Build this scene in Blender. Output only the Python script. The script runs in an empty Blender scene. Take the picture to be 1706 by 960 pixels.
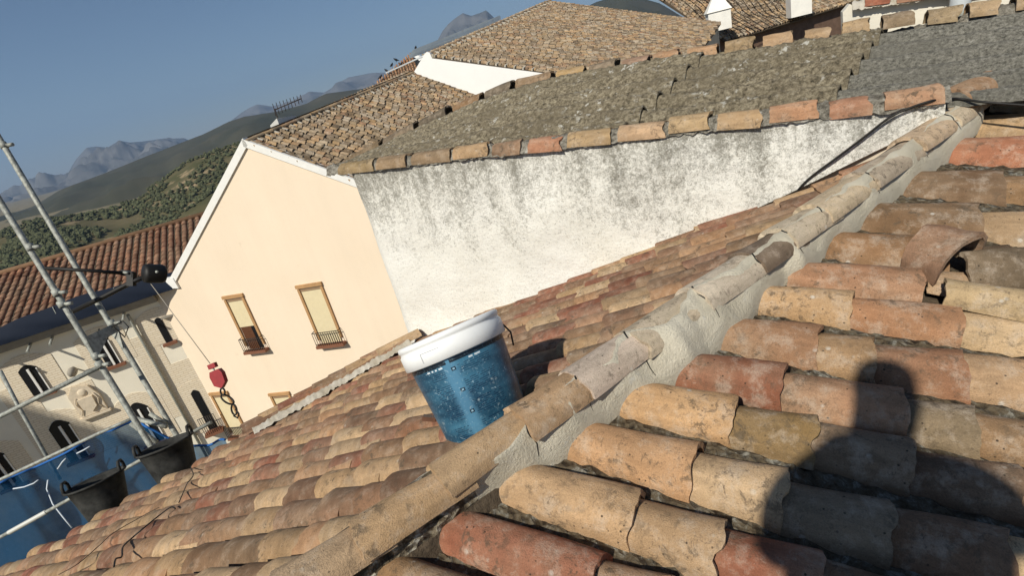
import bpy, math, random
from mathutils import Vector as V, Matrix
# ------------------------------------------------------------------ camera
F, CX, CY = 900.0, 853.0, 480.0
PITCH, ROLL = math.radians(21.7), math.radians(14.2)
CAM = V((0, 0, 14.0))
upc = V((-math.sin(ROLL)*math.cos(PITCH), -math.cos(ROLL)*math.cos(PITCH), -math.sin(PITCH)))
fwc = V((0, 0, 1)); yh = (fwc - upc*fwc.dot(upc)).normalized(); xh = yh.cross(upc)
M = Matrix((xh, yh, upc))                       # world = M @ (right, down, forward)
MT = M.transposed()
def ray(x, y): return (M @ V((x-CX, y-CY, F))).normalized()
def hit(x, y, n, d): r = ray(x, y); return CAM + r*((d - n.dot(CAM))/n.dot(r))
def dep(x, y, z): return CAM + M @ V(((x-CX)/F*z, (y-CY)/F*z, z))
def proj(P): c = MT @ (P-CAM); return (CX+F*c[0]/max(c[2], 1e-6), CY+F*c[1]/max(c[2], 1e-6), c[2])
scene = bpy.context.scene
C = scene.collection
cd = bpy.data.cameras.new('camera'); cam = bpy.data.objects.new('camera', cd); C.objects.link(cam)
cd.sensor_width = 36; cd.lens = F/1706*36; cd.clip_start = 0.02; cd.clip_end = 60000
rt, dn, fw = M.col[0], M.col[1], M.col[2]
cam.matrix_world = Matrix.Translation(CAM) @ Matrix((rt, -dn, -fw)).transposed().to_4x4()
scene.camera = cam
# ------------------------------------------------------------------ light
ANTI = ray(1405, 760)                           # where the shadow of the lens itself falls
SUN = -ANTI
EL = math.asin(SUN.z); AZ = math.atan2(SUN.x, SUN.y)
world = bpy.data.worlds.new('World'); scene.world = world; world.use_nodes = True
wn = world.node_tree.nodes; wl = world.node_tree.links
sky = wn.new('ShaderNodeTexSky'); sky.sky_type = 'NISHITA'; sky.sun_disc = False
sky.sun_elevation = EL; sky.sun_rotation = AZ; sky.altitude = 600; sky.air_density = 1.0; sky.dust_density = .3; sky.ozone_density = 3.5
bg = wn['Background']; wl.new(sky.outputs[0], bg.inputs[0]); bg.inputs[1].default_value = 0.06
sl = bpy.data.lights.new('sun', 'SUN'); sl.energy = 5.0; sl.angle = math.radians(0.9); sl.color = (1.0, 0.94, 0.82)
sun = bpy.data.objects.new('sun', sl); C.objects.link(sun); sun.rotation_euler = ANTI.to_track_quat('-Z', 'Y').to_euler()
sun.location = (0, 0, 60)
vs = scene.view_settings; vs.view_transform = 'Standard'; vs.look = 'None'; vs.exposure = 0.06; vs.gamma = 1.0; vs.use_curve_mapping = False
# ------------------------------------------------------------------ helpers
rnd = random.Random(7)
def lin(c, raw=False):
    if not raw: m_ = sum(c)/3; c = tuple((v+(m_-v)*.33)*g_ for v, g_ in zip(c, (1.06, 1.02, .975)))
    return tuple(((v/255)/12.92 if v <= 10 else ((v/255+.055)/1.055)**2.4) for v in c)
class MB:
    def __init__(s): s.v = []; s.f = []; s.sm = []; s.col = []
    def add(s, vs_, fs, smooth=False, col=None):
        o = len(s.v); s.v += [tuple(p) for p in vs_]
        for f in fs: s.f.append(tuple(i+o for i in f)); s.sm.append(smooth)
        if col is not None: s.col += [col]*len(vs_)
        return s
    def box(s, c, ax, ay, az):                  # centre and three half-axis vectors
        c, ax, ay, az = V(c), V(ax), V(ay), V(az)
        p = [c+ax*i+ay*j+az*k for k in (-1, 1) for j in (-1, 1) for i in (-1, 1)]
        return s.add(p, [(0, 2, 3, 1), (4, 5, 7, 6), (0, 1, 5, 4), (2, 6, 7, 3), (0, 4, 6, 2), (1, 3, 7, 5)])
    def prism(s, poly, off):                    # polygon of points extruded by a vector
        n = len(poly); p = [V(q) for q in poly]; off = V(off); q = [a+off for a in p]
        return s.add(p+q, [tuple(range(n))[::-1], tuple(range(n, 2*n))] + [(i, (i+1) % n, n+(i+1) % n, n+i) for i in range(n)])
    def tube(s, pts, r, seg=8, smooth=True, cap=True):
        pts = [V(p) for p in pts]; n = len(pts); rs = r if isinstance(r, (list, tuple)) else [r]*n
        t0 = (pts[1]-pts[0]).normalized(); a = t0.orthogonal().normalized(); vs_ = []
        for i, p in enumerate(pts):
            t = (pts[min(i+1, n-1)]-pts[max(i-1, 0)]).normalized()
            a = (a - t*a.dot(t)).normalized(); b = t.cross(a)
            vs_ += [p+(a*math.cos(k*2*math.pi/seg)+b*math.sin(k*2*math.pi/seg))*rs[i] for k in range(seg)]
        fs = [(i*seg+k, i*seg+(k+1) % seg, (i+1)*seg+(k+1) % seg, (i+1)*seg+k) for i in range(n-1) for k in range(seg)]
        s.add(vs_, fs, smooth)
        if cap: o = len(s.v)-len(vs_); s.f += [tuple(o+k for k in range(seg))[::-1], tuple(o+(n-1)*seg+k for k in range(seg))]; s.sm += [False]*2
        return s
    def lathe(s, prof, o, axis, seg=32, smooth=True):   # profile of (radius, height)
        axis = V(axis).normalized(); a = axis.orthogonal().normalized(); b = axis.cross(a); n = len(prof)
        vs_ = [V(o)+axis*h+(a*math.cos(k*2*math.pi/seg)+b*math.sin(k*2*math.pi/seg))*max(r, 1e-4) for r, h in prof for k in range(seg)]
        return s.add(vs_, [(i*seg+k, i*seg+(k+1) % seg, (i+1)*seg+(k+1) % seg, (i+1)*seg+k) for i in range(n-1) for k in range(seg)], smooth)
    def grid(s, rows, smooth=True):
        n = len(rows); m = len(rows[0])
        return s.add([p for r in rows for p in r], [(i*m+j, i*m+j+1, (i+1)*m+j+1, (i+1)*m+j) for i in range(n-1) for j in range(m-1)], smooth)
    def mesh(s, name):
        me = bpy.data.meshes.new(name); me.from_pydata(s.v, [], s.f); me.polygons.foreach_set('use_smooth', s.sm)
        if s.col and len(s.col) == len(s.v):
            ca = me.color_attributes.new('Col', 'FLOAT_COLOR', 'POINT'); ca.data.foreach_set('color', [x for c in s.col for x in (*c[:3], 1)])
        me.update(); return me
    def build(s, name, mat, parent=None): return obj(name, s.mesh(name), mat, parent)
def obj(name, me, mat=None, parent=None, mw=None):
    o = bpy.data.objects.new(name, me); C.objects.link(o)
    if mat is not None and me is not None and len(me.materials) == 0: me.materials.append(mat)
    if parent is not None: o.parent = parent
    if mw is not None: o.matrix_world = mw if parent is None else mw
    return o
def tag(o, label=None, cat=None, group=None, kind=None):
    if label: o['label'] = label
    if cat: o['category'] = cat
    if group: o['group'] = group
    if kind: o['kind'] = kind
    return o
def thing(name, label, cat, group=None):        # parts keep world coordinates, so the Empty stays at the origin
    o = bpy.data.objects.new(name, None); C.objects.link(o); o.empty_display_size = .1
    return tag(o, label, cat, group)
def frame(o, x, y, z): m = Matrix((x, y, z)).transposed().to_4x4(); m.translation = o; return m
def axes(o, y, z): y = V(y).normalized(); x = y.cross(V(z)).normalized(); return frame(V(o), x, y, x.cross(y))
# ------------------------------------------------------------------ materials
class NT:
    def __init__(s, name):
        s.m = bpy.data.materials.new(name); s.m.use_nodes = True; s.t = s.m.node_tree; s.b = s.t.nodes['Principled BSDF']
        s.b.inputs['Roughness'].default_value = .85; s.b.inputs['Specular IOR Level'].default_value = .3
    def n(s, ty, **k):
        x = s.t.nodes.new('ShaderNode'+ty)
        for a, b in k.items(): setattr(x, a, b)
        return x
    def l(s, a, b): s.t.links.new(a, b)
    def coord(s, kind='Object', off=False):
        c = s.n('TexCoord').outputs[kind]
        if off:
            oi = s.n('ObjectInfo'); ad = s.n('VectorMath', operation='ADD'); mu = s.n('VectorMath', operation='SCALE')
            cv = s.n('CombineXYZ')
            for i in range(3): s.l(oi.outputs['Random'], cv.inputs[i])
            s.l(cv.outputs[0], mu.inputs[0]); mu.inputs['Scale'].default_value = 37.0
            s.l(c, ad.inputs[0]); s.l(mu.outputs[0], ad.inputs[1]); c = ad.outputs[0]
        return c
    def noise(s, co, scale, detail=4, rough=.6, dist=0):
        x = s.n('TexNoise'); s.l(co, x.inputs['Vector']); x.inputs['Scale'].default_value = scale
        x.inputs['Detail'].default_value = detail; x.inputs['Roughness'].default_value = rough; x.inputs['Distortion'].default_value = dist
        return x.outputs['Fac']
    def voro(s, co, scale, out='Distance', feat='F1'):
        x = s.n('TexVoronoi', feature=feat); s.l(co, x.inputs['Vector']); x.inputs['Scale'].default_value = scale; return x.outputs[out]
    def ramp(s, fac, *st):                     # stops (pos, value or colour)
        r = s.n('ValToRGB'); e = r.color_ramp.elements
        while len(e) < len(st): e.new(.5)
        for k, (p, c) in enumerate(st): e[k].position = p; e[k].color = (c, c, c, 1) if isinstance(c, (int, float)) else (*c[:3], 1)
        s.l(fac, r.inputs[0]); return r.outputs[0]
    def mix(s, f, a, b, mode='MIX'):
        x = s.n('MixRGB', blend_type=mode)
        for i, q in ((0, f), (1, a), (2, b)):
            if isinstance(q, (int, float)): x.inputs[i].default_value = q if i == 0 else (q, q, q, 1)
            elif isinstance(q, tuple): x.inputs[i].default_value = (*q[:3], 1)
            else: s.l(q, x.inputs[i])
        return x.outputs[0]
    def math(s, op, a, b=0.0):
        x = s.n('Math', operation=op)
        for i, q in enumerate((a, b)):
            if isinstance(q, (int, float)): x.inputs[i].default_value = q
            else: s.l(q, x.inputs[i])
        return x.outputs[0]
    def bump(s, h, strength=.5, dist=.01):
        x = s.n('Bump'); x.inputs['Strength'].default_value = strength; x.inputs['Distance'].default_value = dist
        s.l(h, x.inputs['Height']); s.l(x.outputs[0], s.b.inputs['Normal'])
    def col(s, c):
        if isinstance(c, tuple): s.b.inputs['Base Color'].default_value = (*c[:3], 1)
        else: s.l(c, s.b.inputs['Base Color'])
        return s
def tile_mat(name, attr=False, k=1.0, lich=.5, spots=.5, pale=.5):
    t = NT(name)
    if attr: base = t.n('VertexColor', layer_name='Col').outputs[0]; co = t.coord('Object')
    else: base = t.n('ObjectInfo').outputs['Color']; co = t.coord('Object', True)
    big = t.noise(co, 8*k, 4, .65); c = t.mix(1, base, t.ramp(big, (.28, .76), (.72, 1.16)), 'MULTIPLY')
    c = t.mix(t.ramp(t.noise(co, 4*k, 3), (.40, 0.0), (.66, .75)), c, t.mix(.7, c, (.30, .225, .15)))
    mp_ = t.n('Mapping'); mp_.inputs['Scale'].default_value = (1, .22, 1); t.l(co, mp_.inputs[0]); c = t.mix(1, c, t.ramp(t.noise(mp_.outputs[0], 26*k, 4, .65), (.3, .74), (.68, 1.14)), 'MULTIPLY')
    if pale: c = t.mix(t.math('MULTIPLY', t.ramp(t.noise(co, 16*k, 6, .75), (.50, 0.0), (.64, 1.0)), pale), c, (.54, .46, .37))
    reg = t.ramp(t.noise(co, 7*k, 3, .6), (.40, 0.0), (.60, 1.0))
    blot = t.ramp(t.noise(co, 30*k, 7, .76, .5), (.52, 0.0), (.60, 1.0))
    c = t.mix(t.math('MULTIPLY', t.math('MULTIPLY', blot, reg), lich), c, t.mix(t.noise(co, 60*k, 2), (.055, .042, .03), (.13, .105, .075)))
    fine = t.ramp(t.noise(co, 115*k, 5, .75), (.56, 0.0), (.64, 1.0))
    c = t.mix(t.math('MULTIPLY', t.math('MULTIPLY', fine, t.ramp(t.noise(co, 10*k, 2), (.42, 0.1), (.6, 1.0))), lich*.75), c, (.09, .068, .048))
    sp = t.ramp(t.voro(co, 48*k), (.09, 1.0), (.15, 0.0))
    c = t.mix(t.math('MULTIPLY', t.math('MULTIPLY', sp, t.ramp(t.noise(co, 12*k, 2), (.5, 0.0), (.58, 1.0))), spots), c, (.04, .032, .025))
    wsp = t.ramp(t.voro(co, 21*k), (.09, 1.0), (.17, 0.0))
    c = t.mix(t.math('MULTIPLY', t.math('MULTIPLY', wsp, t.ramp(t.noise(co, 8*k, 2), (.54, 0.0), (.62, 1.0))), .7*spots), c, (.6, .57, .5))
    g = t.noise(co, 300*k, 3, .7); c = t.mix(1, c, t.ramp(g, (.3, .82), (.7, 1.16)), 'MULTIPLY'); t.col(c)
    h = t.mix(.45, t.mix(.5, t.noise(co, 45*k, 6, .75), t.noise(co, 150*k, 4, .7)), g); t.bump(h, .85, .006/k); t.b.inputs['Roughness'].default_value = .95
    t.b.inputs['Specular IOR Level'].default_value = .15
    return t.m
MT_NEAR = tile_mat('clay_tile', False, 1.0, .7, .9, .38)
MT_FIELD = tile_mat('clay_tile_weathered', False, 1.2, .75, .5, .2)
MT_FIELDS = tile_mat('clay_tile_weathered_mass', True, 1.2, .75, .5, .2)
MT_FAR = tile_mat('old_clay_tile', False, .25, 1.0, .0, .45)
MT_FARS = tile_mat('old_clay_tile_mass', True, .25, 1.0, .0, .45)
def simple(name, c, rough=.8, metal=0, var=0, scale=10, bump=0, bscale=60):
    t = NT(name); t.b.inputs['Roughness'].default_value = rough; t.b.inputs['Metallic'].default_value = metal
    if var:
        co = t.coord('Object'); f = t.noise(co, scale, 5, .65)
        t.col(t.mix(1, c, t.ramp(f, (.3, 1-var), (.7, 1+var*.6)), 'MULTIPLY'))
        if bump: t.bump(t.noise(co, bscale, 5, .7), bump, .01)
    else: t.col(c)
    return t.m
def m_whitewash():
    t = NT('weathered_whitewash'); co = t.coord('Object')
    c = t.mix(t.ramp(t.noise(co, 1.6, 4, .6), (.35, 0.0), (.7, 1.0)), (.87, .86, .80), (.80, .78, .70))
    sx = t.n('SeparateXYZ'); t.l(co, sx.inputs[0])          # z runs 0 at the top edge of the wall downwards (object space)
    top = t.n('MapRange'); t.l(sx.outputs[2], top.inputs[0])
    top.inputs[1].default_value = -.85; top.inputs[2].default_value = 0.0; top.inputs[3].default_value = 0; top.inputs[4].default_value = .27
    st = t.n('Mapping'); st.inputs['Scale'].default_value = (2.4, 2.4, 1.3); t.l(co, st.inputs[0])
    big = t.noise(st.outputs[0], 1.3, 4, .6)
    s2 = t.n('Mapping'); s2.inputs['Scale'].default_value = (7, 7, .7); t.l(co, s2.inputs[0]); run = t.noise(s2.outputs[0], 1.5, 4, .65)
    reach = t.math('ADD', t.math('MULTIPLY', big, .5), t.math('MULTIPLY', top.outputs[0], t.math('ADD', t.math('MULTIPLY', run, 1.6), .25)))
    fine = t.mix(.5, t.noise(co, 48, 8, .8, .3), t.noise(co, 140, 6, .85)); mid = t.noise(co, 16, 5, .7)
    f = t.ramp(t.math('MULTIPLY', t.math('ADD', t.math('ADD', t.math('MULTIPLY', fine, 1.5), t.math('MULTIPLY', mid, .30)), reach), .5), (.628, 0.0), (.735, 1.0))
    c = t.mix(t.math('MULTIPLY', f, .9), c, t.mix(t.noise(co, 14, 6, .8), (.07, .07, .06), (.34, .32, .26)))
    c = t.mix(t.math('MULTIPLY', t.ramp(t.noise(co, 90, 4, .7), (.55, 0.0), (.66, 1.0)), .35), c, (.2, .18, .14))
    t.col(c); t.bump(t.mix(.5, t.noise(co, 22, 6, .7), fine), .8, .02); return t.m
def m_mortar(name='lime_mortar', c0=(.66, .61, .49), c1=(.52, .475, .37)):
    t = NT(name); co = t.coord('Object'); c = t.mix(t.ramp(t.noise(co, 7, 4), (.35, 0.0), (.65, 1.0)), c0, c1)
    c = t.mix(t.math('MULTIPLY', t.ramp(t.noise(co, 16, 5, .7), (.6, 0.0), (.72, 1.0)), .5), c, (.55, .56, .56))
    c = t.mix(t.math('MULTIPLY', t.ramp(t.noise(co, 45, 5, .75), (.62, 0.0), (.72, 1.0)), .5), c, (.2, .17, .12)); t.col(c)
    t.bump(t.mix(.5, t.noise(co, 40, 7, .75), t.noise(co, 170, 4, .7)), .9, .016); return t.m
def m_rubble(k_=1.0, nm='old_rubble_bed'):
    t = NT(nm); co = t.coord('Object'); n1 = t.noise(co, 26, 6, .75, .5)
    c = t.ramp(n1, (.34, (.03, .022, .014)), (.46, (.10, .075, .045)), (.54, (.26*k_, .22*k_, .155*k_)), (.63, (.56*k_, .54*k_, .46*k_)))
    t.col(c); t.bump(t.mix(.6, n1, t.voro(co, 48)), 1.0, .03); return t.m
def m_sheet(name, c0, c1, white, sc):
    t = NT(name); co = t.coord('Object'); mp_ = t.n('Mapping'); mp_.inputs['Rotation'].default_value = (0, 0, math.radians(30.6)); mp_.inputs['Scale'].default_value = (.75, 1, 1); t.l(co, mp_.inputs[0]); co = mp_.outputs[0]; n1 = t.noise(co, 52*sc, 8, .85); c = t.ramp(n1, (.38, tuple(v*.16 for v in c0)), (.5, tuple(v*.8 for v in c0)), (.62, c1))
    c = t.mix(t.ramp(t.noise(co, 3, 3), (.45, 0.0), (.65, .6)), c, tuple(v*.6 for v in c0))
    w = t.math('MULTIPLY', t.ramp(t.noise(co, 30*sc, 5, .7), (.58, 0.0), (.64, 1.0)), t.ramp(t.noise(co, 3.5, 3), (.40, .15), (.58, 1.0)))
    c = t.mix(t.math('MULTIPLY', w, white), c, (.62, .6, .53)); t.col(c); t.bump(n1, 1.0, .02); return t.m
def m_render():
    t = NT('cream_render'); co = t.coord('Object'); c = t.mix(t.ramp(t.noise(co, .5, 4), (.3, 0.0), (.7, 1.0)), (.82, .685, .525), (.85, .715, .555))
    c = t.mix(t.math('MULTIPLY', t.ramp(t.noise(co, 1.7, 5, .7), (.66, 0.0), (.75, 1.0)), .25), c, (.55, .44, .31)); ms = t.n('Mapping'); ms.inputs['Scale'].default_value = (1.6, 1.6, .12); t.l(co, ms.inputs[0]); c = t.mix(1, c, t.ramp(t.noise(ms.outputs[0], 1.2, 5, .7), (.35, .975), (.65, 1.01)), 'MULTIPLY'); t.col(c); t.bump(t.noise(co, 25, 4), .25, .03); return t.m
def m_brick():
    t = NT('pale_brickwork'); co = t.n('TexCoord').outputs['UV']
    b = t.n('TexBrick'); t.l(co, b.inputs[0]); b.inputs['Scale'].default_value = 1.0
    b.inputs['Color1'].default_value = (.76, .66, .50, 1); b.inputs['Color2'].default_value = (.80, .71, .56, 1); b.inputs['Mortar'].default_value = (.62, .52, .38, 1)
    b.inputs['Brick Width'].default_value = .28; b.inputs['Row Height'].default_value = .085; b.inputs['Mortar Size'].default_value = .012
    t.col(b.outputs[0]); return t.m
def m_net():
    t = NT('blue_debris_netting'); co = t.coord('Object'); t.col((.016, .07, .15)); t.b.inputs['Roughness'].default_value = .7
    tr = t.n('BsdfTransparent'); tr.inputs[0].default_value = (.55, .75, 1, 1); mx = t.n('MixShader')
    t.b.inputs['Specular IOR Level'].default_value = 0.0; f = t.ramp(t.noise(co, 2.2, 4, .6), (.3, .5), (.7, .78)); t.l(f, mx.inputs[0]); t.l(tr.outputs[0], mx.inputs[1])
    tl = t.n('BsdfTranslucent'); tl.inputs[0].default_value = (.008, .06, .2, 1); m2 = t.n('MixShader'); m2.inputs[0].default_value = .3
    t.l(t.b.outputs[0], m2.inputs[1]); t.l(tl.outputs[0], m2.inputs[2]); t.l(m2.outputs[0], mx.inputs[2])
    t.l(mx.outputs[0], t.t.nodes['Material Output'].inputs[0]); return t.m
def m_label():
    t = NT('blue_printed_label'); uv = t.n('TexCoord').outputs['UV']; co = t.coord('Object'); sx = t.n('SeparateXYZ'); t.l(uv, sx.inputs[0]); U, W = sx.outputs[0], sx.outputs[1]
    c = t.mix(t.ramp(t.noise(uv, 3.5, 3), (.4, 0.0), (.62, 1.0)), (.013, .055, .10), (.045, .15, .235))
    band = t.ramp(t.math('ABSOLUTE', t.math('SUBTRACT', U, .335)), (.012, 1.0), (.035, 0.0)); c = t.mix(t.math('MULTIPLY', band, .7), c, (.085, .23, .36))
    # lines of small print: right of the light band and a block on its left
    row = t.math('FRACT', t.math('MULTIPLY', W, 46)); wordn = t.n('TexNoise'); mp = t.n('Mapping'); mp.inputs['Scale'].default_value = (150, 46, 1); t.l(uv, mp.inputs[0])
    wv = t.n('TexWhiteNoise', noise_dimensions='2D'); sn = t.n('VectorMath', operation='FLOOR'); t.l(mp.outputs[0], sn.inputs[0]); t.l(sn.outputs[0], wv.inputs[0])
    ln = t.math('MULTIPLY', t.math('LESS_THAN', row, .42), t.math('GREATER_THAN', wv.outputs[0], .28))
    r1 = t.math('MULTIPLY', t.math('GREATER_THAN', U, .36), t.math('LESS_THAN', U, .47)); r2 = t.math('MULTIPLY', t.math('GREATER_THAN', U, .255), t.math('LESS_THAN', U, .315))
    blk = t.math('GREATER_THAN', t.math('FRACT', t.math('MULTIPLY', t.math('ADD', W, .035), 4.1)), .26)
    prn = t.math('MULTIPLY', t.math('MULTIPLY', ln, t.math('ADD', r1, r2)), t.math('MULTIPLY', blk, t.math('LESS_THAN', W, .86)))
    c = t.mix(t.math('MULTIPLY', prn, .75), c, (.004, .018, .05))
    # dark heading bars with pale lettering under the lid
    bar = t.math('MULTIPLY', t.math('GREATER_THAN', W, .90), t.math('LESS_THAN', W, .945)); gap = t.math('GREATER_THAN', t.math('ABSOLUTE', t.math('SUBTRACT', U, .335)), .006)
    c = t.mix(t.math('MULTIPLY', bar, gap), c, (.006, .012, .02))
    let = t.math('MULTIPLY', t.math('MULTIPLY', t.math('GREATER_THAN', W, .872), t.math('LESS_THAN', W, .89)), t.math('MULTIPLY', t.math('GREATER_THAN', wv.outputs[0], .35), t.math('ADD', r2, t.math('MULTIPLY', t.math('GREATER_THAN', U, .40), t.math('LESS_THAN', U, .44)))))
    c = t.mix(let, c, (.6, .66, .7))
    for wy in (.83, .585, .335):               # three small square pictograms
        s1 = t.math('MULTIPLY', t.math('LESS_THAN', t.math('ABSOLUTE', t.math('SUBTRACT', U, .345)), .0075), t.math('LESS_THAN', t.math('ABSOLUTE', t.math('SUBTRACT', W, wy)), .02))
        s2 = t.math('MULTIPLY', t.math('LESS_THAN', t.math('ABSOLUTE', t.math('SUBTRACT', U, .345)), .0035), t.math('LESS_THAN', t.math('ABSOLUTE', t.math('SUBTRACT', W, wy)), .009))
        c = t.mix(s1, c, (.008, .02, .035)); c = t.mix(s2, c, (.25, .4, .5))
    c = t.mix(t.ramp(t.noise(co, 130, 6, .8), (.55, 0.0), (.66, .55)), c, (.20, .34, .42)); sp = t.ramp(t.noise(co, 75, 3, .5, 1.2), (.66, 0.0), (.71, 1.0)); c = t.mix(t.math('MULTIPLY', sp, t.ramp(t.noise(co, 9, 3), (.36, .2), (.6, .8))), c, (.42, .55, .62))
    stk = t.n('Mapping'); stk.inputs['Scale'].default_value = (60, 7, 1); t.l(uv, stk.inputs[0])
    c = t.mix(t.math('MULTIPLY', t.ramp(t.noise(stk.outputs[0], 1.6, 4, .7), (.66, 0.0), (.72, 1.0)), .5), c, (.4, .55, .62))
    c = t.mix(t.ramp(t.noise(co, 24, 5, .7), (.64, 0.0), (.7, .8)), c, (.30, .36, .38)); t.col(c)
    t.b.inputs['Roughness'].default_value = .33; t.b.inputs['Specular IOR Level'].default_value = .5; return t.m
def m_hill(name, a, b, c_, sc, thr=.6):
    t = NT(name); co = t.coord('Object'); f = t.noise(co, sc, 8, .65)
    c = t.mix(t.ramp(f, (.38, 0.0), (.6, 1.0)), a, b); c = t.mix(t.ramp(t.noise(co, sc*2.3, 6, .7), (thr, 0.0), (thr+.08, 1.0)), c, c_); t.col(c); t.b.inputs['Specular IOR Level'].default_value = 0.05; return t.m
WHITEWASH, MORTAR, RUBBLE, RENDER, BRICK, NET = m_whitewash(), m_mortar(), m_rubble(), m_render(), m_brick(), m_net()
COPM = m_sheet('lichened_coping_mortar', (.34, .31, .25), (.52, .49, .42), .9, .8)
LIME = m_mortar('old_lime_mortar', (.62, .58, .5), (.42, .37, .28))
SHEET_A = m_sheet('lichened_fibre_sheet', (.30, .25, .165), (.47, .41, .29), 1.0, .9)
SHEET_B = m_sheet('grey_fibre_sheet', (.30, .285, .235), (.42, .40, .34), .3, 1.3)
BED = simple('dark_bed', (.10, .075, .05), .95, 0, .5, 30, 1.0, 60)
PLASTER_W = simple('white_plaster', (.80, .78, .72), .8, 0, .08, 2, .3, 12)
WPAINT = simple('white_painted_trim', (.8, .79, .75), .7, 0, .06, 6)
PLASTER_C = simple('pale_plaster', (.86, .80, .66), .85, 0, .08, .8)
OCHRE = simple('ochre_surround', (.46, .27, .125), .8, 0, .15, 4)
BLIND = simple('cream_roller_blind', (.72, .62, .40), .6, 0, .05, 8)
DARKWOOD = simple('dark_wood', (.12, .05, .025), .5, 0, .3, 20)
IRON = simple('dark_iron', (.03, .022, .018), .5)
GLASS = simple('dark_window_glass', (.012, .013, .016), .12)
SILL = simple('brown_sill', (.22, .095, .055), .8, 0, .15, 9)
GALV = simple('galvanised_steel', (.36, .37, .33), .6, .2, .5, 22, .4, 60)
RUBBER = simple('black_rubber', (.040, .040, .037), .75, 0, .8, 12, .25, 60)
BLACK = simple('black_cable', (.012, .011, .01), .55)
GREYM = simple('grey_cornice', (.33, .30, .25), .8, 0, .2, 3)
RED = simple('red_hook_paint', (.30, .018, .022), .45, 0, .2, 30)
LIDW = simple('white_plastic', (.80, .81, .80), .35, 0, .04, 14)
STONE = simple('carved_stone', (.68, .58, .44), .9, 0, .15, 9, .6, 18)
WALLM = simple('house_wall', (.66, .58, .45), .9, 0, .12, 1)
SHARD = simple('broken_clay', (.20, .155, .105), .95, 0, .45, 35, .8, 90)
PAL = [lin(c) for c in ((206, 168, 122), (200, 158, 112), (186, 140, 98), (176, 128, 92), (182, 118, 82), (168, 98, 70), (150, 112, 82), (196, 150, 118), (210, 178, 130), (140, 108, 80), (158, 120, 78))]
PALL = [lin(c) for c in ((188, 150, 102), (202, 168, 122), (166, 112, 78), (158, 90, 66), (150, 110, 82), (136, 100, 76), (172, 126, 92), (146, 88, 66), (180, 134, 92), (146, 112, 80), (156, 118, 84), (194, 156, 108))]
PALF = [lin(c) for c in ((172, 148, 112), (156, 136, 104), (186, 154, 108), (140, 122, 96), (180, 142, 98), (158, 120, 88), (118, 104, 86), (178, 162, 134), (190, 154, 104), (134, 112, 84), (168, 158, 140))]
# ------------------------------------------------------------------ roof tiles
def tile_mesh(name, L, w0, w1, h, th, seg=12, nl=4, seed=0, jit=.004):
    """barrel tile: y runs down the slope from 0 to L, edges at z=0, crest at z=h"""
    r = random.Random(seed); b = MB(); rows = []; inn = []; ph = [r.uniform(0, 6) for _ in range(6)]; chips = [(r.uniform(.1, 3.0), r.uniform(.10, .3), r.uniform(.3, 2.6)) for _ in range(r.choice((0, 1, 2)))] if th > 0 else []
    for j in range(nl+1):
        y = L*j/nl; w = w0+(w1-w0)*j/nl; ro = []; ri = []
        for k in range(seg+1):
            a = math.pi*k/seg; wob = 1+jit*4*math.sin(3*a+ph[0]+y*9)+jit*3*math.sin(7*y/L+ph[1]+a)
            ey = (r.uniform(-jit, jit)*.35 if j in (0, nl) else 0)+ (jit*(.7*math.sin(2.3*a+ph[2])+.4*math.sin(6*a+ph[3])) if j == nl else 0)
            if j == nl: ey -= sum(jit*d_*math.exp(-((a-c_)/w_)**2) for c_, w_, d_ in chips)
            ro.append(V((-math.cos(a)*w/2*wob, y+ey, math.sin(a)**.85*h*wob*(.94+.06*j/nl))))
            q = ro[-1]; ri.append(V((-math.cos(a)*(w/2-th)*wob, y+ey, max(math.sin(a), 0)**.85*(h-th)*wob)))
        rows.append(ro); inn.append(ri)
    b.grid([list(reversed(x)) for x in rows]); m = seg+1
    if th > 0:
        b.grid(inn)
        for end in (0, nl):
            o, i = rows[end], inn[end]
            b.add(o+i, [((k, k+1, m+k+1, m+k) if end == nl else (k, m+k, m+k+1, k+1)) for k in range(seg)])
        for k in (0, seg):
            b.add([x[k] for x in rows]+[x[k] for x in inn], [((j, j+1, nl+1+j+1, nl+1+j) if k else (j, nl+1+j, nl+2+j, j+1)) for j in range(nl)])
    return b
def inpoly(p, poly):
    c = False; n = len(poly); j = n-1
    for i in range(n):
        (xi, yi), (xj, yj) = poly[i], poly[j]
        if (yi > p[1]) != (yj > p[1]) and p[0] < (xj-xi)*(p[1]-yi)/(yj-yi)+xi: c = not c
        j = i
    return c
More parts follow.
